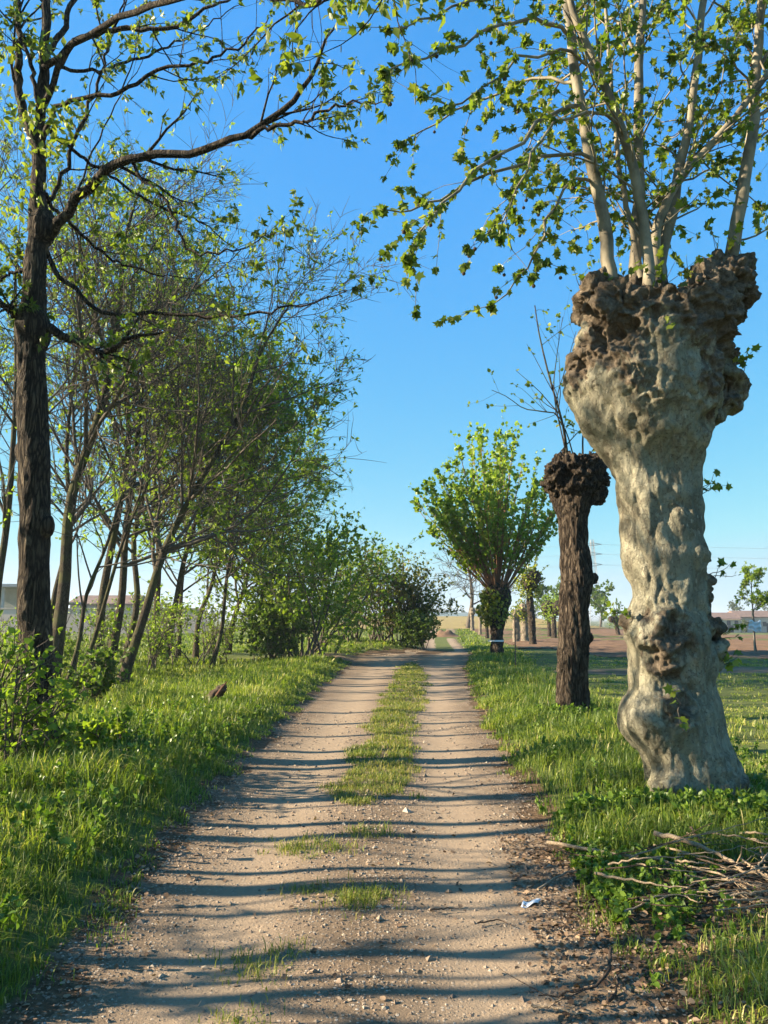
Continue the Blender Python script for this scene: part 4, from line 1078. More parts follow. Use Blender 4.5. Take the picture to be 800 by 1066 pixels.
# ------------------------------------------------------------------ things along the right
def staked():
    D = gp(783, 680)[1]; x = at(783, 680, D)[0]; z0 = base_z(x, D)
    return D, x, z0
D, x, z0 = staked()
simple_tree('young_tree', 'young airy tree in yellow-green leaf on the field edge right of the plane tree', 'tree', None, 781, D, None, 2.5, 501, h=at(780, 596, D)[2] - z0, bark='twig_grey', leaf='leaf_bright', n1=16,
            lv=LV_THIN, t0=.42, limb_len=.34, leafsize=.13, per=3, clump=4, limb_ang=58)
mb = MB(); sx = x + .10
tubes(mb, np.array([[[sx, D - .1, z0 - .1], [sx, D - .1, z0 + 1.0], [sx, D - .1, z0 + 1.95]]]), np.full((1, 3), .028), 8, cap=True)
tag(mb.build('wooden_stake', M['wood_pole']), 'slim pale wooden stake beside the young tree at the field edge', 'stake')
xs_, zs_ = np.meshgrid(np.linspace(0, 1, 22), np.linspace(0, 1, 14))
X = sx - .25 + .58 * xs_ + .05 * zs_; Z = z0 + 1.05 + .42 * zs_ - .10 * xs_ * (1 - zs_) + .05 * np.sin(xs_ * 9)
Y = D - .16 + .05 * np.sin(xs_ * 11 + zs_ * 3) + .03 * np.sin(zs_ * 13)
V = np.stack([X, Y, Z], -1).reshape(-1, 3); i = np.arange(13)[:, None] * 22 + np.arange(21)[None]
mb = MB(); mb.add(V, np.stack([i, i + 1, i + 23, i + 22], -1).reshape(-1, 4)); o = mb.build('plastic_sheet', M['white_sheet'])
so = o.modifiers.new('thick', 'SOLIDIFY'); so.thickness = .006
tag(o, 'crumpled white plastic sheet hung on the pale wooden stake', 'sheet')
D = gp(537, 705)[1]; x = at(537, 705, D)[0]
mb = MB(); zt = at(537, 640, D)[2]; z0 = base_z(x, D)
tubes(mb, np.array([[[x, D, z0 - .1], [x + .01, D, (z0 + zt) / 2], [x + .02, D, zt]]]), np.full((1, 3), .018), 6, cap=True)
tag(mb.build('iron_stake', M['rust']), 'thin dark upright rod in the grass in front of the fan-headed tree', 'stake')

def box(mb, x0, x1, y0, y1, z0, z1):
    V = [(x0, y0, z0), (x1, y0, z0), (x1, y1, z0), (x0, y1, z0), (x0, y0, z1), (x1, y0, z1), (x1, y1, z1), (x0, y1, z1)]
    mb.add(V, [(0, 3, 2, 1), (4, 5, 6, 7), (0, 1, 5, 4), (1, 2, 6, 5), (2, 3, 7, 6), (3, 0, 4, 7)])
def gable(mb, x0, x1, y0, y1, z0, h, ov=.4, th=.18, hip=0.0):
    ym = (y0 + y1) / 2; x0 -= ov; x1 += ov; y0 -= ov; y1 += ov
    V = [(x0, y0, z0), (x1, y0, z0), (x1, y1, z0), (x0, y1, z0), (x0 + hip, ym, z0 + h), (x1 - hip, ym, z0 + h),
         (x0, y0, z0 - th), (x1, y0, z0 - th), (x1, y1, z0 - th), (x0, y1, z0 - th)]
    mb.add(V, [(0, 1, 5, 4), (2, 3, 4, 5), (0, 6, 7, 1), (1, 7, 8, 2), (2, 8, 9, 3), (3, 9, 6, 0), (6, 9, 8, 7)])
    mb.add(V, [(1, 2, 5), (3, 0, 4)])
def house(name, label, x0, x1, y0, dep, z0, zw, zr, wallm, roofm, wins, doors=(), hip=0., chim=()):
    r = thing(name, ((x0 + x1) / 2, y0 + dep / 2, z0), label, 'building')
    mb = MB(); box(mb, x0, x1, y0, y0 + dep, z0 - .5, zw); mb.build('wall', M[wallm], r, False)
    mb = MB(); gable(mb, x0, x1, y0, y0 + dep, zw + .2, zr - zw - .2, hip=hip); rf = mb.build('roof', M[roofm], r, False)
    for cx in chim:
        mb = MB(); box(mb, cx, cx + .8, y0 + dep / 2 - 1.4, y0 + dep / 2 - .7, zw, zr + .5); mb.build('chimney', M[wallm], r, False)
    for wx_, wz_, ww, wh in wins:
        mb = MB(); box(mb, wx_ - ww / 2 - .12, wx_ + ww / 2 + .12, y0 - .06, y0 + .05, wz_ - .12, wz_ + wh + .12); w_ = mb.build('window', M['plaster'], r, False)
        mb = MB(); box(mb, wx_ - ww / 2, wx_ + ww / 2, y0 - .09, y0 + .02, wz_, wz_ + wh); mb.build('pane', M['dark_open'], r, False)
    for wx_, ww, wh in doors:
        mb = MB(); box(mb, wx_ - ww / 2, wx_ + ww / 2, y0 - .08, y0 + .02, z0, z0 + wh); mb.build('door', M['dark_open'], r, False)
    return r
HD = 185.0
zb = base_z(X_(775, HD), HD)
house('farmhouse', 'low pale farmhouse with brown tiled roof just right of the plane trunk', X_(722, HD), X_(767, HD), HD, 9, zb, Z_(645, HD), Z_(637.5, HD), 'plaster', 'roof_tile',
      [(X_(p, HD), Z_(651, HD), .9, 1.1) for p in (727, 735, 743, 755, 763)] + [(X_(p, HD), Z_(656, HD), .9, 1.1) for p in (730, 741, 763)], [(X_(757, HD), 1.3, 1.7)])
house('farmhouse', 'longer pale farm building with dark tiled roof at the right edge, behind the young tree', X_(768, HD + 6), X_(860, HD + 6), HD + 6, 10, zb, Z_(643, HD + 6), Z_(635.5, HD + 6), 'plaster_pink', 'roof_tile',
      [(X_(p, HD + 6), Z_(652, HD + 6), .9, 1.1) for p in (776, 784, 792, 804, 815, 828, 842)], [(X_(797, HD + 6), 1.5, 2.2), (X_(835, HD + 6), 1.5, 2.2)])
# left: red-roofed farm, long plaster wall, grey shed
LD = 95.0
zl = base_z(X_(80, LD), LD)
house('farmhouse', 'low farm building with a faded red roof seen between the left trunks', X_(55, LD), X_(122, LD), LD + 6, 8, zl, Z_(629, LD), Z_(617, LD), 'plaster_pink', 'roof_tile',
      [(X_(p, LD), Z_(636, LD), .9, .9) for p in (70, 88, 108)])
mb = MB(); box(mb, X_(-60, 88), X_(215, 88), 88, 88.35, base_z(-30, 88) - .3, Z_(634, 88)); box(mb, X_(-60, 88) - .1, X_(215, 88) + .1, 87.93, 88.42, Z_(634, 88) + .002, Z_(634, 88) + .12)
tag(mb.build('boundary_wall', M['plaster_pink'], None, False), 'long pale pinkish wall across the field behind the left trees', 'wall')
sh_ = thing('shed', (X_(5, LD), LD, zl), 'grey open-fronted shed with metal roof at the left edge beyond the field', 'building')
mb = MB(); box(mb, X_(-40, LD), X_(26, LD), LD + 5, LD + 5.3, zl - .2, Z_(611, LD)); mb.build('back_wall', M['concrete'], sh_, False)
for p in (-38, -18, 4, 24):
    mb = MB(); box(mb, X_(p, LD), X_(p, LD) + .3, LD, LD + .3, zl - .2, Z_(611, LD)); mb.build('post', M['concrete'], sh_, False)
mb = MB(); box(mb, X_(-44, LD), X_(30, LD), LD - .8, LD + 6, Z_(611, LD) + .003, Z_(608, LD)); mb.build('roof', M['shed_metal'], sh_, False)
# long white building on the far embankment
mb = MB(); GD = 153; box(mb, X_(395, GD), X_(505, GD), GD, GD + 1.0, base_z(X_(465, GD), GD) - .5, Z_(637.6, GD))
tag(mb.build('long_wall', M['white_paint'], None, False), 'long low white wall along the top of the far dry field', 'wall')
house('farm_shed', 'tiny white shed behind the long white wall on the horizon', X_(460, 230), X_(467, 230), 230, 5, 0, Z_(636.8, 230), Z_(635.6, 230), 'white_paint', 'concrete', [])
mb = MB(); hx, hy = X_(463, 72), 72.0
grid(mb, hx + np.linspace(-2.2, 2.2, 34), hy + np.linspace(-1.6, 1.6, 24), lambda x, y: H(x, y) - .03 + (.75 * np.exp(-((x - hx) / .95) ** 2 - ((y - hy) / .7) ** 2) + .0) * (.6 + .8 * fbm(x, y, 1.6, 5, 3)) + .03 * vn(x, y, 6, 3), lambda x, y: x * 0)
tag(mb.build('earth_heap', M['plough']), 'small heap of bare orange earth beside the far bend of the track', 'heap')

# lattice pylon and its cables
PY = 260.0; px0 = X_(617.5, PY); zt = Z_(562, PY); zb_ = base_z(px0, PY)
root = thing('pylon', (px0, PY, zb_), 'tall lattice power pylon beyond the field behind the dark furrowed trunk', 'pylon')
mb = MB(); hb, ht = 1.9, .45; lv_ = np.linspace(0, 1, 11)
def crn(t): w = hb * (1 - t) ** 1.2 + ht; z = zb_ + (zt - zb_) * t; return [np.array([px0 + sx * w, PY + sy * w, z]) for sx, sy in ((-1, -1), (1, -1), (1, 1), (-1, 1))]
seg = []
for a_, b_ in zip(lv_[:-1], lv_[1:]):
    A_, B_ = crn(a_), crn(b_)
    for q in range(4): seg += [(A_[q], B_[q], .075), (A_[q], B_[(q + 1) % 4], .035), (A_[(q + 1) % 4], B_[q], .035), (B_[q], B_[(q + 1) % 4], .035)]
for s in seg: tubes(mb, np.array([[s[0], s[1]]]), np.full((1, 2), s[2]), 4)
mb.build('lattice_tower', M['steel'], root)
for t in (.72, .84, .95):
    mb = MB(); z = zb_ + (zt - zb_) * t
    for sy in (-.3, .3): tubes(mb, np.array([[[px0 - 3.2, PY, z], [px0, PY + sy, z + .5], [px0 + 3.2, PY, z]], [[px0 - 3.2, PY, z], [px0, PY + sy, z - .5], [px0 + 3.2, PY, z]]]), np.full((2, 3), .09), 4)
    mb.build('cross_arm', M['steel'], root)
for t in (.72, .84, .95):
    for s in (-1, 1):
        z = zb_ + (zt - zb_) * t; u = np.linspace(0, 1, 24)
        p = np.stack([px0 + s * 3.2 + u * 290, PY - u * 40, z - 14 * u * (1 - u) + .0 * u], -1); q_ = np.stack([px0 + s * 3.2 - u * 300, PY + u * 60, z - 14 * u * (1 - u)], -1)
        mb = MB(); tubes(mb, p[None], np.full((1, 24), .018), 4); tubes(mb, q_[None], np.full((1, 24), .018), 4)
        tag(mb.build('power_cable', M['steel']), {.72: 'lowest', .84: 'middle', .95: 'top'}[t] + ' thin power cable on the ' + ('left' if s < 0 else 'right') + ' tips of the pylon arms', 'cable', 'cables on the pylon')

# ------------------------------------------------------------------ far trees
def far_tree(label, px, D, topy, wpx, seed, leaf='leaf_far', group=None, dens=1.0, name='field_tree', basey=None, bare=False, zbot=None):
    rng = np.random.default_rng(seed)
    x = X_(px, D); z0 = base_z(x, D) if D < 500 else 0.0
    zt = Z_(topy, D); h = zt - z0; w = pw(wpx, D) / 2
    r = thing(name, (x, D, z0), label, 'tree', group)
    mb = MB(); P = spline(np.array([[x, D, z0 - .2], [x + rng.normal(0, .03 * h), D, z0 + h * .4], [x + rng.normal(0, .05 * h), D, z0 + h * .9]]), 10)
    tubes(mb, P[None], taper([h * .03], 10, .2), 7); mb.build('trunk', M['twig_grey'], r)
    S, Dr, rr, idx, t = spawn(P[None], taper([h * .03], 10, .2), np.array([14]), .22, 1, rad(55), rad(12), rng)
    L = w * rng.uniform(.7, 1.15, 14)
    Q = grow(S, Dr, L, 6, .12, .06, rng); QR = taper(rr * .5, 7, .2)
    A_ = spawn(Q, QR, 6, .2, 1, rad(42), rad(12), rng); AP_ = grow(A_[0], A_[1], rng.uniform(.25, .5, len(A_[0])) * w, 5, .14, .03, rng); AR_ = taper(A_[2] * .5, 6, .3)
    mb = MB(); tubes(mb, Q, QR, 5); tubes(mb, AP_, AR_, 3)
    if bare:
        B_ = spawn(AP_, AR_, 7, .2, 1, rad(40), rad(12), rng); BP_ = grow(B_[0], B_[1], rng.uniform(.15, .3, len(B_[0])) * w, 4, .14, -.03, rng)
        tubes(mb, BP_, np.full((len(BP_), 5), h * .0022), 3)
    mb.build('branch_crown', M['twig_grey'], r)
    fo = MB(); s = max(.16, w * .11)
    if bare: twig_leaves(fo, [(BP_, None, 0)], (0,), LEAFLET, .16, 1, rng, clump=2, keep=.6)
    else: twig_leaves(fo, [(AP_, AR_, 0)], (0,), CARD, s, int(9 * dens), rng, tlo=.1, clump=3)
    fo.build('foliage', M[leaf], r)
    return r
far_tree('wispy half-bare tree showing pale twigs behind the left side of the fan-headed tree', 486, 95, 562, 95, 201, bare=True, leaf='leaf_walnut')
far_tree('dark broad tree standing between the dark furrowed trunk and the plane tree, field behind', 622, 120, 611, 44, 202, leaf='leaf_dense')
far_tree('dark round tree beyond the ploughed field, seen left of the dark furrowed trunk', 571, 110, 616, 44, 203, leaf='leaf_dense')
far_tree('small pointed tree beyond the ploughed field close to the plane trunk', 640, 125, 628, 20, 204, leaf='leaf_dense')
far_tree('low dark tree rising behind the farmhouse roof beside the plane trunk', 762, 240, 633, 22, 205)
far_tree('small green tree in front of the farmhouse wall, behind the white sheet', 771, 165, 648, 9, 206)
far_tree('low dark tree behind the farm roof at the right edge', 800, 250, 632, 18, 207)
far_tree('lone tree standing highest above the far white wall', 468, 240, 629, 9, 208)
frow = [(447, 633, 12), (456, 634, 9), (474, 634, 8), (482, 634, 10), (437, 633, 10), (425, 632, 12), (494, 633, 12), (505, 632, 14), (520, 632, 14), (538, 631, 16), (556, 630, 18), (590, 632, 16), (604, 631, 16), (655, 633, 16), (670, 634, 14), (690, 634, 16),
        (715, 635, 16), (735, 635, 14), (410, 633, 12), (395, 633, 14), (375, 632, 16), (350, 632, 16), (320, 631, 18), (290, 631, 18), (255, 631, 18), (220, 631, 18), (185, 631, 20), (150, 631, 20), (120, 630, 20), (80, 630, 20), (40, 630, 20), (5, 630, 22), (825, 633, 20), (850, 633, 20)]
src = None
for i, (p, ty, w) in enumerate(frow):
    D = 300 + (i * 37) % 90
    if i < 4:
        r = far_tree('small grey-green tree of the thin line along the horizon', p, D, ty, w, 700 + i, group='far tree line'); 
        src = (src or []) + [(r, Z_(ty, D), D)]
    else:
        s, zs, Ds = src[i % 4]
        r = s.copy(); C.objects.link(r)
        k = Z_(ty, D) / zs; r.scale = (k * random.uniform(1.2, 1.7), k * 1.2, k); r.location = (X_(p, D), D, 0); r.rotation_euler = (0, 0, random.uniform(0, 6))
        for ch in s.children:
            c_ = ch.copy(); C.objects.link(c_); c_.parent = r

# ------------------------------------------------------------------ grass and ground cover
def scatter(x0, x1, y0, y1, dens, rng, mask=None):
    n = int((x1 - x0) * (y1 - y0) * dens)
    x = rng.uniform(x0, x1, n); y = rng.uniform(y0, y1, n)
    if mask is not None:
        k = rng.uniform(0, 1, n) < mask(x, y); x, y = x[k], y[k]
    return x, y
def blades(mb, x, y, h, w, rng, lean=.45, tone=None):
    n = len(x)
    if n == 0: return
    z = H(x, y) - .012
    a = rng.uniform(0, 2 * PI, n); l = np.abs(rng.normal(0, lean, n)) + .08
    d = np.stack([np.cos(a), np.sin(a), np.zeros(n)], -1)
    b = a + PI / 2 + rng.normal(0, .5, n)
    s = np.stack([np.cos(b), np.sin(b), np.zeros(n)], -1) * (w / 2)[:, None]
    p = np.stack([x, y, z], -1); up = np.array([0, 0, 1.])
    m1 = p + (up * .5 + d * (l * .18)[:, None]) * h[:, None]
    m2 = p + (up * (.82 - .12 * l)[:, None] + d * (l * .5)[:, None]) * h[:, None]
    tp_ = p + (up * (1 - .38 * l)[:, None] + d * (l * .95)[:, None]) * h[:, None]
    V = np.stack([p - s, p + s, m1 - s * .9, m1 + s * .9, m2 - s * .6, m2 + s * .6, tp_], 1).reshape(-1, 3)
    o = (np.arange(n) * 7)[:, None]
    t = rng.uniform(0, 1, n) if tone is None else tone
    mb.add(V, np.concatenate([o + np.array([0, 1, 3, 2]), o + np.array([2, 3, 5, 4])]), np.repeat(t, 7))
    mb.F.append(o + np.array([4, 5, 6]) + mb.n - len(V)); mb.M.append(np.zeros(n, int))
BANDS = [(46, 90, 26, .05), (1.6, 5, 3800, .0045), (5, 9, 2400, .006), (9, 16, 1200, .009), (16, 26, 520, .014), (26, 46, 170, .024)]
def tufted(x, y, rng, k, r):
    x = np.repeat(x, k) + rng.normal(0, r, len(x) * k); y = np.repeat(y, k) + rng.normal(0, r, len(y) * k); return x, y
rg = np.random.default_rng(77)
gl, grr, gm, gf = MB(), MB(), MB(), MB()
for (ya, yb, dn, w) in BANDS:
    xa = -4.8 - min(yb, 46) * .42
    def ml(x, y):
        e = xl(y) - x + (fbm(x, y, 2.4, 91, 3) - .45) * .55
        side = ~((y > 29) & (y < 34) & (x > -8))
        return sstep(.0, .16, e) * (.35 + .65 * sstep(.35, .5, fbm(x, y, 1.7, 92, 3))) * side
    x, y = scatter(xa, 1.0, ya, yb, dn / 6, rg, ml); x, y = tufted(x, y, rg, 6, .02 + w)
    e = xl(y) - x
    hn = fbm(x, y, .9, 93, 3)
    hgt = (.07 + .13 * sstep(0, .8, e) + .17 * sstep(.42, .62, hn) * sstep(.2, 1.0, e)) * rg.uniform(.55, 1.2, len(x)) * (1 - .25 * sstep(16, 30, y))
    tone = np.clip(rg.normal(.42, .2, len(x)) + (fbm(x, y, 1.1, 94, 2) - .4) * .9 + (rg.uniform(0, 1, len(x)) < .07) * .6, 0, 1)
    blades(gl, x, y, hgt, np.full(len(x), w) * rg.uniform(.8, 1.8, len(x)), rg, .75, tone)
    # right verge
    xb = 5.0 + min(yb, 46) * .5
    def mr(x, y):
        e = x - xr(y) + (fbm(x, y, 2.4, 95, 3) - .45) * .6
        bare = np.clip(soil_mask(x, y) * 1.3 * (e > .3), 0, 1)
        lane = (y > 21.6) & (y < 24.9) & (x > 5.5)
        pl = (y > 31) & (x > 5.2 + y * .055)
        nf = sstep(2.6, 1.4, e)
        return sstep(.02, .2, e) * (1 - .93 * bare) * ~lane * ~pl * (.42 + .58 * nf) * (.30 + .70 * sstep(.36, .5, fbm(x, y, 1.9, 96, 3)))
    x, y = scatter(.6, xb, ya, yb, dn / 6, rg, mr); x, y = tufted(x, y, rg, 6, .02 + w)
    e = x - xr(y); near = sstep(3.0, 1.6, e)
    hn = fbm(x, y, 1.1, 97, 3)
    hgt = ((.08 + .13 * sstep(0, .6, e) + .13 * sstep(.42, .6, hn)) * near + (1 - near) * (.05 + .07 * sstep(.45, .62, hn))) * rg.uniform(.55, 1.2, len(x)) * (1 - .25 * sstep(16, 30, y))
    hgt = hgt * (1 - .62 * sstep(5.4, 4.5, y))
    tone = np.clip(rg.normal(.40, .2, len(x)) + (fbm(x, y, 1.1, 98, 2) - .4) * .9 + (1 - near) * .30 + (rg.uniform(0, 1, len(x)) < .07) * .6, 0, 1)
    blades(grr, x, y, hgt, np.full(len(x), w) * rg.uniform(.8, 1.8, len(x)), rg, .75, tone)
    # grass down the middle of the track
    def mm(x, y):
        n_ = (fbm(x, y, 2.2, 99, 3) - .45)
        c = np.abs(x - xm(y) + .25 * (fbm(y, y * 0, .9, 100, 2) - .4))
        hw = np.interp(y, [6.9, 7.5, 9.8, 10.6, 11.2, 16, 26, 30], [.0, .32, .42, .22, .38, .44, .44, .0])
        v = sstep(.06, -.08, c - hw - n_ * .5) * (hw > 0.01)
        for tx, ty, tr in [(325, 882, .22), (372, 937, .17), (262, 1006, .13), (318, 925, .09), (293, 992, .08), (240, 1062, .10), (380, 868, .15), (290, 760, .0), (430, 830, .06)]:
            X0, Y0 = gp(tx, ty); v = np.maximum(v, np.exp(-((x - X0) / (tr + 1e-3)) ** 2 - ((y - Y0) / (tr * .8 + 1e-3)) ** 2) * 1.2)
        return np.clip(v, 0, 1) * (.4 + .6 * sstep(.38, .5, fbm(x, y, 6, 101, 2)))
    x, y = scatter(-1.2, 2.0, ya, yb, dn / 1.8, rg, mm); x, y = tufted(x, y, rg, 6, .02 + w)
    blades(gm, x, y, (.045 + .06 * fbm(x, y, 3, 102, 2)) * rg.uniform(.5, 1.3, len(x)), np.full(len(x), w) * rg.uniform(.6, 1.2, len(x)), rg, .8)
# stray taller stems on the left verge
x, y = scatter(-6, -1, 2.5, 14, 35, rg, lambda x, y: ((xl(y) - x) > .5) * sstep(.45, .6, fbm(x, y, .8, 103, 2)))
blades(gl, x, y, rg.uniform(.4, .62, len(x)), np.full(len(x), .004), rg, .25, rg.uniform(.6, 1, len(x)))
tag(gl.build('grass', M['grass']), kind='stuff')
tag(grr.build('grass', M['grass']), kind='stuff')
tag(gm.build('grass', M['grass_dry']), kind='stuff')

# broad-leaved weeds
wd = MB()
def weeds(n, fx, hmin, hmax, size, per=9):
    x, y = fx(n); q = (x > xr(y) + .12) | (x < xl(y) - .12); x, y = x[q], y[q]; z = H(x, y); h = rg.uniform(hmin, hmax, len(x))
    S = np.stack([x, y, z - .01], -1); D_ = rg.normal(0, .28, S.shape); D_[:, 2] = 1
    P = grow(S, D_, h, 5, .08, .03, rg); tubes(wd, P, np.full(P.shape[:2], .002), 3, rnd=rg.uniform(.2, .6, len(x)))
    twig_leaves(wd, [(P, None, 0)], (0,), OVAL, size, per, rg, tlo=.15, clump=2, droop=-.1, spread=.9, flat=.6)
def around(cx, cy, sx, sy): return lambda n: (rg.normal(cx, sx, n), rg.normal(cy, sy, n))
bx, by = gp(690, 858)
weeds(260, around(bx + .15, by + .02, .42, .14), .07, .18, .05)
bx, by = gp(640, 935); weeds(220, around(bx, by, .28, .38), .05, .13, .035)
bx, by = gp(600, 905); weeds(120, around(bx, by, .16, .4), .05, .12, .035)
bx, by = gp(700, 925); weeds(35, around(bx, by, .22, .2), .05, .12, .035)
bx, by = gp(770, 870); weeds(90, around(bx, by, .3, .2), .08, .2, .045)
weeds(500, lambda n: (lambda y: (xl(y) - rg.uniform(.3, 2.6, n), y))(rg.uniform(2.8, 12, n)), .12, .30, .045)
weeds(240, lambda n: (lambda y: (xr(y) + rg.uniform(.5, 3.0, n), y))(rg.uniform(6.2, 13, n)), .08, .2, .045)
weeds(90, around(at(597, 752, MD)[0] - .1, MD - .3, .3, .15), .1, .25, .06)
tag(wd.build('weeds', M['weed']), kind='stuff')

# gravel, leaf litter
OCT_V = np.array([[1, 0, 0], [0, 1, 0], [-1, 0, 0], [0, -1, 0], [0, 0, .7], [0, 0, -.7]]); OCT_F = np.array([[0, 1, 4], [1, 2, 4], [2, 3, 4], [3, 0, 4], [1, 0, 5], [2, 1, 5], [3, 2, 5], [0, 3, 5]])
def stones(mb, x, y, s):
    n = len(x)
    V = OCT_V[None] * (s[:, None, None] * rg.uniform(.55, 1.3, (n, 1, 3))) + rg.normal(0, .12, (n, 6, 3)) * s[:, None, None]
    a = rg.uniform(0, 6.3, n); c, s_ = np.cos(a)[:, None], np.sin(a)[:, None]
    X = V[..., 0] * c - V[..., 1] * s_; Y = V[..., 0] * s_ + V[..., 1] * c
    V = np.stack([X + x[:, None], Y + y[:, None], V[..., 2] + (trackz(x, y) + s * .15)[:, None]], -1)
    mb.add(V.reshape(-1, 3), (OCT_F[None] + (np.arange(n) * 6)[:, None, None]).reshape(-1, 3), np.repeat(rg.uniform(0, 1, n), 6))
M['stone'], nt, b = new_mat('pebble')
nt.links.new(ramp(nt, attr(nt), [(0, (.15, .11, .08)), (.5, (.22, .16, .11)), (.9, (.29, .235, .17)), (1, (.38, .33, .26))]), b.inputs['Base Color']); b.inputs['Roughness'].default_value = .9
gv = MB()
for ya, yb, dn, s0 in ((2.2, 4.5, 2600, .0055), (4.5, 8, 1000, .0075), (8, 14, 260, .010)):
    x, y = scatter(-1.7, 1.4, ya, yb, dn, rg, lambda x, y: ((x > xl(y) - .15) & (x < xr(y) + .25)) * (1 - .72 * rutmask(x, y)) * (.3 + .7 * vn(x, y, 3, 111)))
    stones(gv, x, y, s0 * rg.lognormal(0, .42, len(x)))
x, y = scatter(-1.7, 1.4, 2.4, 12, 5, rg, lambda x, y: ((x > xl(y)) & (x < xr(y))) * 1.0); stones(gv, x, y, rg.uniform(.012, .024, len(x)))
tag(gv.build('gravel', M['stone'], smooth=False), kind='stuff')
lt = MB()
x, y = scatter(.4, 3.9, 2.4, 6, 1300, rg, lambda x, y: np.clip(soil_mask(x, y) * (x > xr(y) - .3), 0, 1) * .9 + .02)
x2, y2 = scatter(-2.6, -.9, 2.4, 9, 260, rg, lambda x, y: np.clip(soil_mask(x, y) * (x < xl(y) + .15), 0, 1))
x3, y3 = scatter(-1.3, 1.1, 2.4, 9, 70, rg, lambda x, y: 1 - .8 * rutmask(x, y))
x, y = np.r_[x, x2, x3], np.r_[y, y2, y3]
pos = np.stack([x, y, H(x, y) + .008 + rg.uniform(0, .012, len(x))], -1)
D_ = rg.normal(0, 1, pos.shape); D_[:, 2] *= .22
leaves(lt, OVAL, pos, D_, rg.uniform(.012, .04, len(x)), rg, flat=.35)
tag(lt.build('leaf_litter', M['litter']), kind='stuff')

# ------------------------------------------------------------------ fallen branches, sticks, litter
def stick(pts, r, label, cat, group=None, mat='dead_wood', name='fallen_branch', twigs=3, seed=0, lift=.02):
    rng = np.random.default_rng(seed)
    P = []
    for p in pts:
        X0, Y0 = gp(p[0], p[1], .08 + (p[2] if len(p) > 2 else 0)); P.append((X0, Y0, float(H(X0, Y0)) + lift + (p[2] if len(p) > 2 else 0) + r))
    T = spline(P, 16); T[1:-1] += rng.normal(0, r * .5, (14, 3))
    rt = thing(name, tuple(T[0]), label, cat, group) if twigs else None
    R = taper([r], 16, .35)
    mb = MB(); tubes(mb, T[None], R, 8, cap=True)
    if not twigs: return tag(mb.build(name, M[mat]), label, cat, group)
    mb.build('stem', M[mat], rt)
    S, Dr, rr, idx, t = spawn(T[None], R, np.array([twigs]), .3, .95, rad(38), rad(10), rng); Dr[:, 2] = np.abs(Dr[:, 2]) * .4
    for q in range(twigs):
        Q = grow(S[q:q + 1], Dr[q:q + 1], np.array([rng.uniform(.12, .35)]), 6, .1, -.02, rng)
        mb = MB(); tubes(mb, Q, taper([rr[q] * .6], 7, .4), 5); mb.build('twig', M[mat], rt)
    return rt
stick([(570, 877), (620, 890), (680, 903), (735, 915), (800, 936, .02)], .013, 'pale split branch, thickest of the brushwood in front of the plane tree', 'branch', mat='dead_wood', seed=1, lift=.07)
stick([(682, 880, .06), (730, 893, .04), (775, 915), (830, 935)], .017, 'thick barkless pale branch slanting across the brushwood toward the right edge', 'branch', seed=2, lift=.08)
stick([(564, 874, .02), (610, 889, .03), (660, 889, .06), (700, 880, .16), (742, 860, .30)], .0055, 'long thin reddish twig arching up from the brushwood toward the plane trunk', 'branch', mat='dark_wood', seed=3, lift=.05)
stick([(655, 893, .05), (705, 878, .14), (745, 868, .2), (800, 853, .28)], .0055, 'thin pale twig rising right in front of the foot of the plane tree', 'branch', seed=4, lift=.04)
stick([(560, 915), (590, 900), (625, 899), (660, 905)], .007, 'slender bent stick at the left end of the brushwood, reaching the track edge', 'branch', seed=5, twigs=0)
stick([(760, 930), (780, 945), (800, 955)], .012, 'short pale stick lying in the brushwood close to the right edge', 'branch', seed=6, twigs=0)
stick([(715, 930), (760, 932), (830, 936)], .012, 'straight pale stick lying level below the thick barkless branch', 'branch', seed=7, twigs=0, lift=.05)
stick([(636, 975, .06), (634, 995, .04), (622, 1012, .02), (595, 1018), (560, 1020)], .009, 'grey crooked branch bent upward on bare soil at the track edge', 'branch', mat='dark_wood', seed=8)
stick([(553, 1028), (580, 1034), (623, 1042)], .007, 'pale straight stick on the soil at the lower right of the track', 'branch', seed=9, twigs=0)
stick([(553, 1049), (575, 1054), (602, 1060)], .007, 'short pale stick lying nearest the bottom edge of the picture', 'branch', seed=10, twigs=0)
stick([(632, 1030), (642, 1018), (641, 1005)], .008, 'stubby grey stick standing out of the soil right of the crooked branch', 'branch', mat='dark_wood', seed=11, twigs=0)
stick([(190 * 0 + 497, 945), (520, 943), (533, 949)], .005, 'little dark twig on the right wheel track', 'branch', mat='dark_wood', seed=12, twigs=0)
stick([(448, 933), (465, 931), (478, 930)], .005, 'little dark twig near the middle of the track', 'branch', mat='dark_wood', seed=13, twigs=0)
rb = np.random.default_rng(99)
for q in range(80):
    cx, cy = rb.triangular(640, 790, 850), rb.uniform(884, 952); a_ = rb.normal(.12, .55); L = rb.uniform(14, 55)
    stick([(cx - L * math.cos(a_), cy - L * math.sin(a_) * .45), (cx, cy + rb.uniform(-4, 4), rb.uniform(0, .05)), (cx + L * math.cos(a_), cy + L * math.sin(a_) * .45)], rb.uniform(.003, .009),
          'dry twig tangled in the brushwood pile before the plane tree', 'branch', 'loose twigs of the brushwood', ('dead_wood', 'dark_wood', 'litter_wood')[q % 3] if q % 3 < 2 else 'dead_wood', twigs=0, seed=200 + q, lift=rb.uniform(.02, .12))
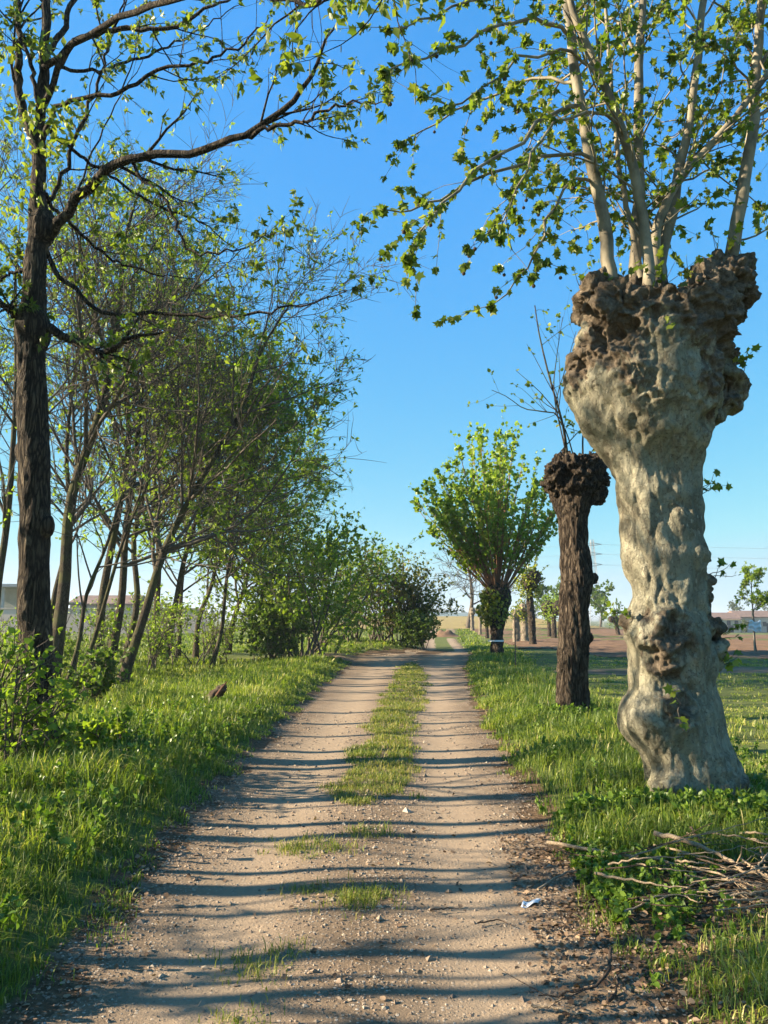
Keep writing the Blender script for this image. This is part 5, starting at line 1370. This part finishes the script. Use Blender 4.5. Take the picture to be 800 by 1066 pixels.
# scrap of paper on the track edge
X0, Y0 = gp(553, 941); mb = MB()
xs_, ys_ = np.meshgrid(np.linspace(-.055, .055, 9), np.linspace(-.03, .03, 6))
zz = .012 + .008 * np.sin(xs_ * 60) + .006 * np.cos(ys_ * 90 + xs_ * 30)
V = np.stack([X0 + xs_ + ys_ * .5, Y0 + ys_ * 1.3 + xs_ * .45, float(trackz(X0, Y0)) + zz], -1).reshape(-1, 3); i = np.arange(5)[:, None] * 9 + np.arange(8)[None]
mb.add(V, np.stack([i, i + 1, i + 10, i + 9], -1).reshape(-1, 4)); o = mb.build('paper_scrap', M['white_paint']); so = o.modifiers.new('t', 'SOLIDIFY'); so.thickness = .001
tag(o, 'crumpled scrap of white paper on bare soil beside the right wheel track', 'litter')
# broken stump in the left verge
X0, Y0 = gp(226, 748); z0 = base_z(X0, Y0)
root = thing('broken_stump', (X0, Y0, z0), 'dark broken stump with a reddish splintered prong sticking out of the left verge grass', 'stump')
mb = MB(); T = spline([(X0 - .22, Y0 + .05, z0 + .05), (X0 - .08, Y0, z0 + .2), (X0 + .04, Y0, z0 + .30), (X0 + .12, Y0 - .02, z0 + .36)], 10)
tubes(mb, T[None], np.linspace(.11, .07, 10)[None], 10, cap=True); blob(mb, (X0 - .12, Y0, z0 + .1), .12)
sculpt(mb, 'trunk', M['dark_wood'], root, .018, lambda co, nor: (nz3(co, 14, 'perlin', 3) * .03, np.zeros(len(co))))
M['splinter'] = bark_mat('splintered_wood', (.05, .025, .015), (.17, .085, .055), (.30, .17, .12), 24, .4, .5, .006)
mb = MB(); tubes(mb, spline([(X0 + .0, Y0 - .08, z0 + .22), (X0 + .10, Y0 - .09, z0 + .36), (X0 + .17, Y0 - .08, z0 + .46)], 7)[None], np.array([[.035, .033, .03, .026, .02, .012, .004]]), 6, cap=True); mb.build('splinter', M['splinter'], root)

# ------------------------------------------------------------------ field fence posts seen between the left trunks
for i, p in enumerate((22, 60, 98, 140, 182, 224)):
    D = 47; X0 = X_(p, D); z0 = base_z(X0, D)
    mb = MB(); tubes(mb, np.array([[[X0, D, z0 - .2], [X0 + .01, D, z0 + .6], [X0, D, z0 + 1.25]]]), np.full((1, 3), .035), 6, cap=True)
    root = thing('fence_post', (X0, D, z0), 'thin wooden post of the wire fence in the field behind the left trees', 'post', 'posts of the wire fence')
    mb.build('post', M['wood_pole'], root)
for z_, w in ((1.15, 'upper'), (.7, 'lower')):
    mb = MB(); u = np.linspace(X_(-30, 47), X_(260, 47), 40); tubes(mb, np.stack([u, np.full(40, 47.05), H(u, np.full(40, 47.)) * 0 + z_ + .03 * np.sin(u)], -1)[None], np.full((1, 40), .006), 4)
    tag(mb.build('fence_wire', M['fence_wire']), w + ' wire strung along the posts in the left field', 'wire')

# ------------------------------------------------------------------ the air
m = bpy.data.materials.new('air'); m.use_nodes = True; nt = m.node_tree
nt.nodes.remove(nt.nodes['Principled BSDF'])
vol = nt.nodes.new('ShaderNodeVolumePrincipled'); vol.inputs['Color'].default_value = (.80, .90, 1, 1); vol.inputs['Density'].default_value = HAZE_D = .0005; vol.inputs['Anisotropy'].default_value = .2
nt.links.new(vol.outputs[0], nt.nodes['Material Output'].inputs['Volume'])
mb = MB(); box(mb, -3700, 3700, -3700, 3900, -8, 44)
tag(mb.build('haze', m, None, False), kind='stuff')
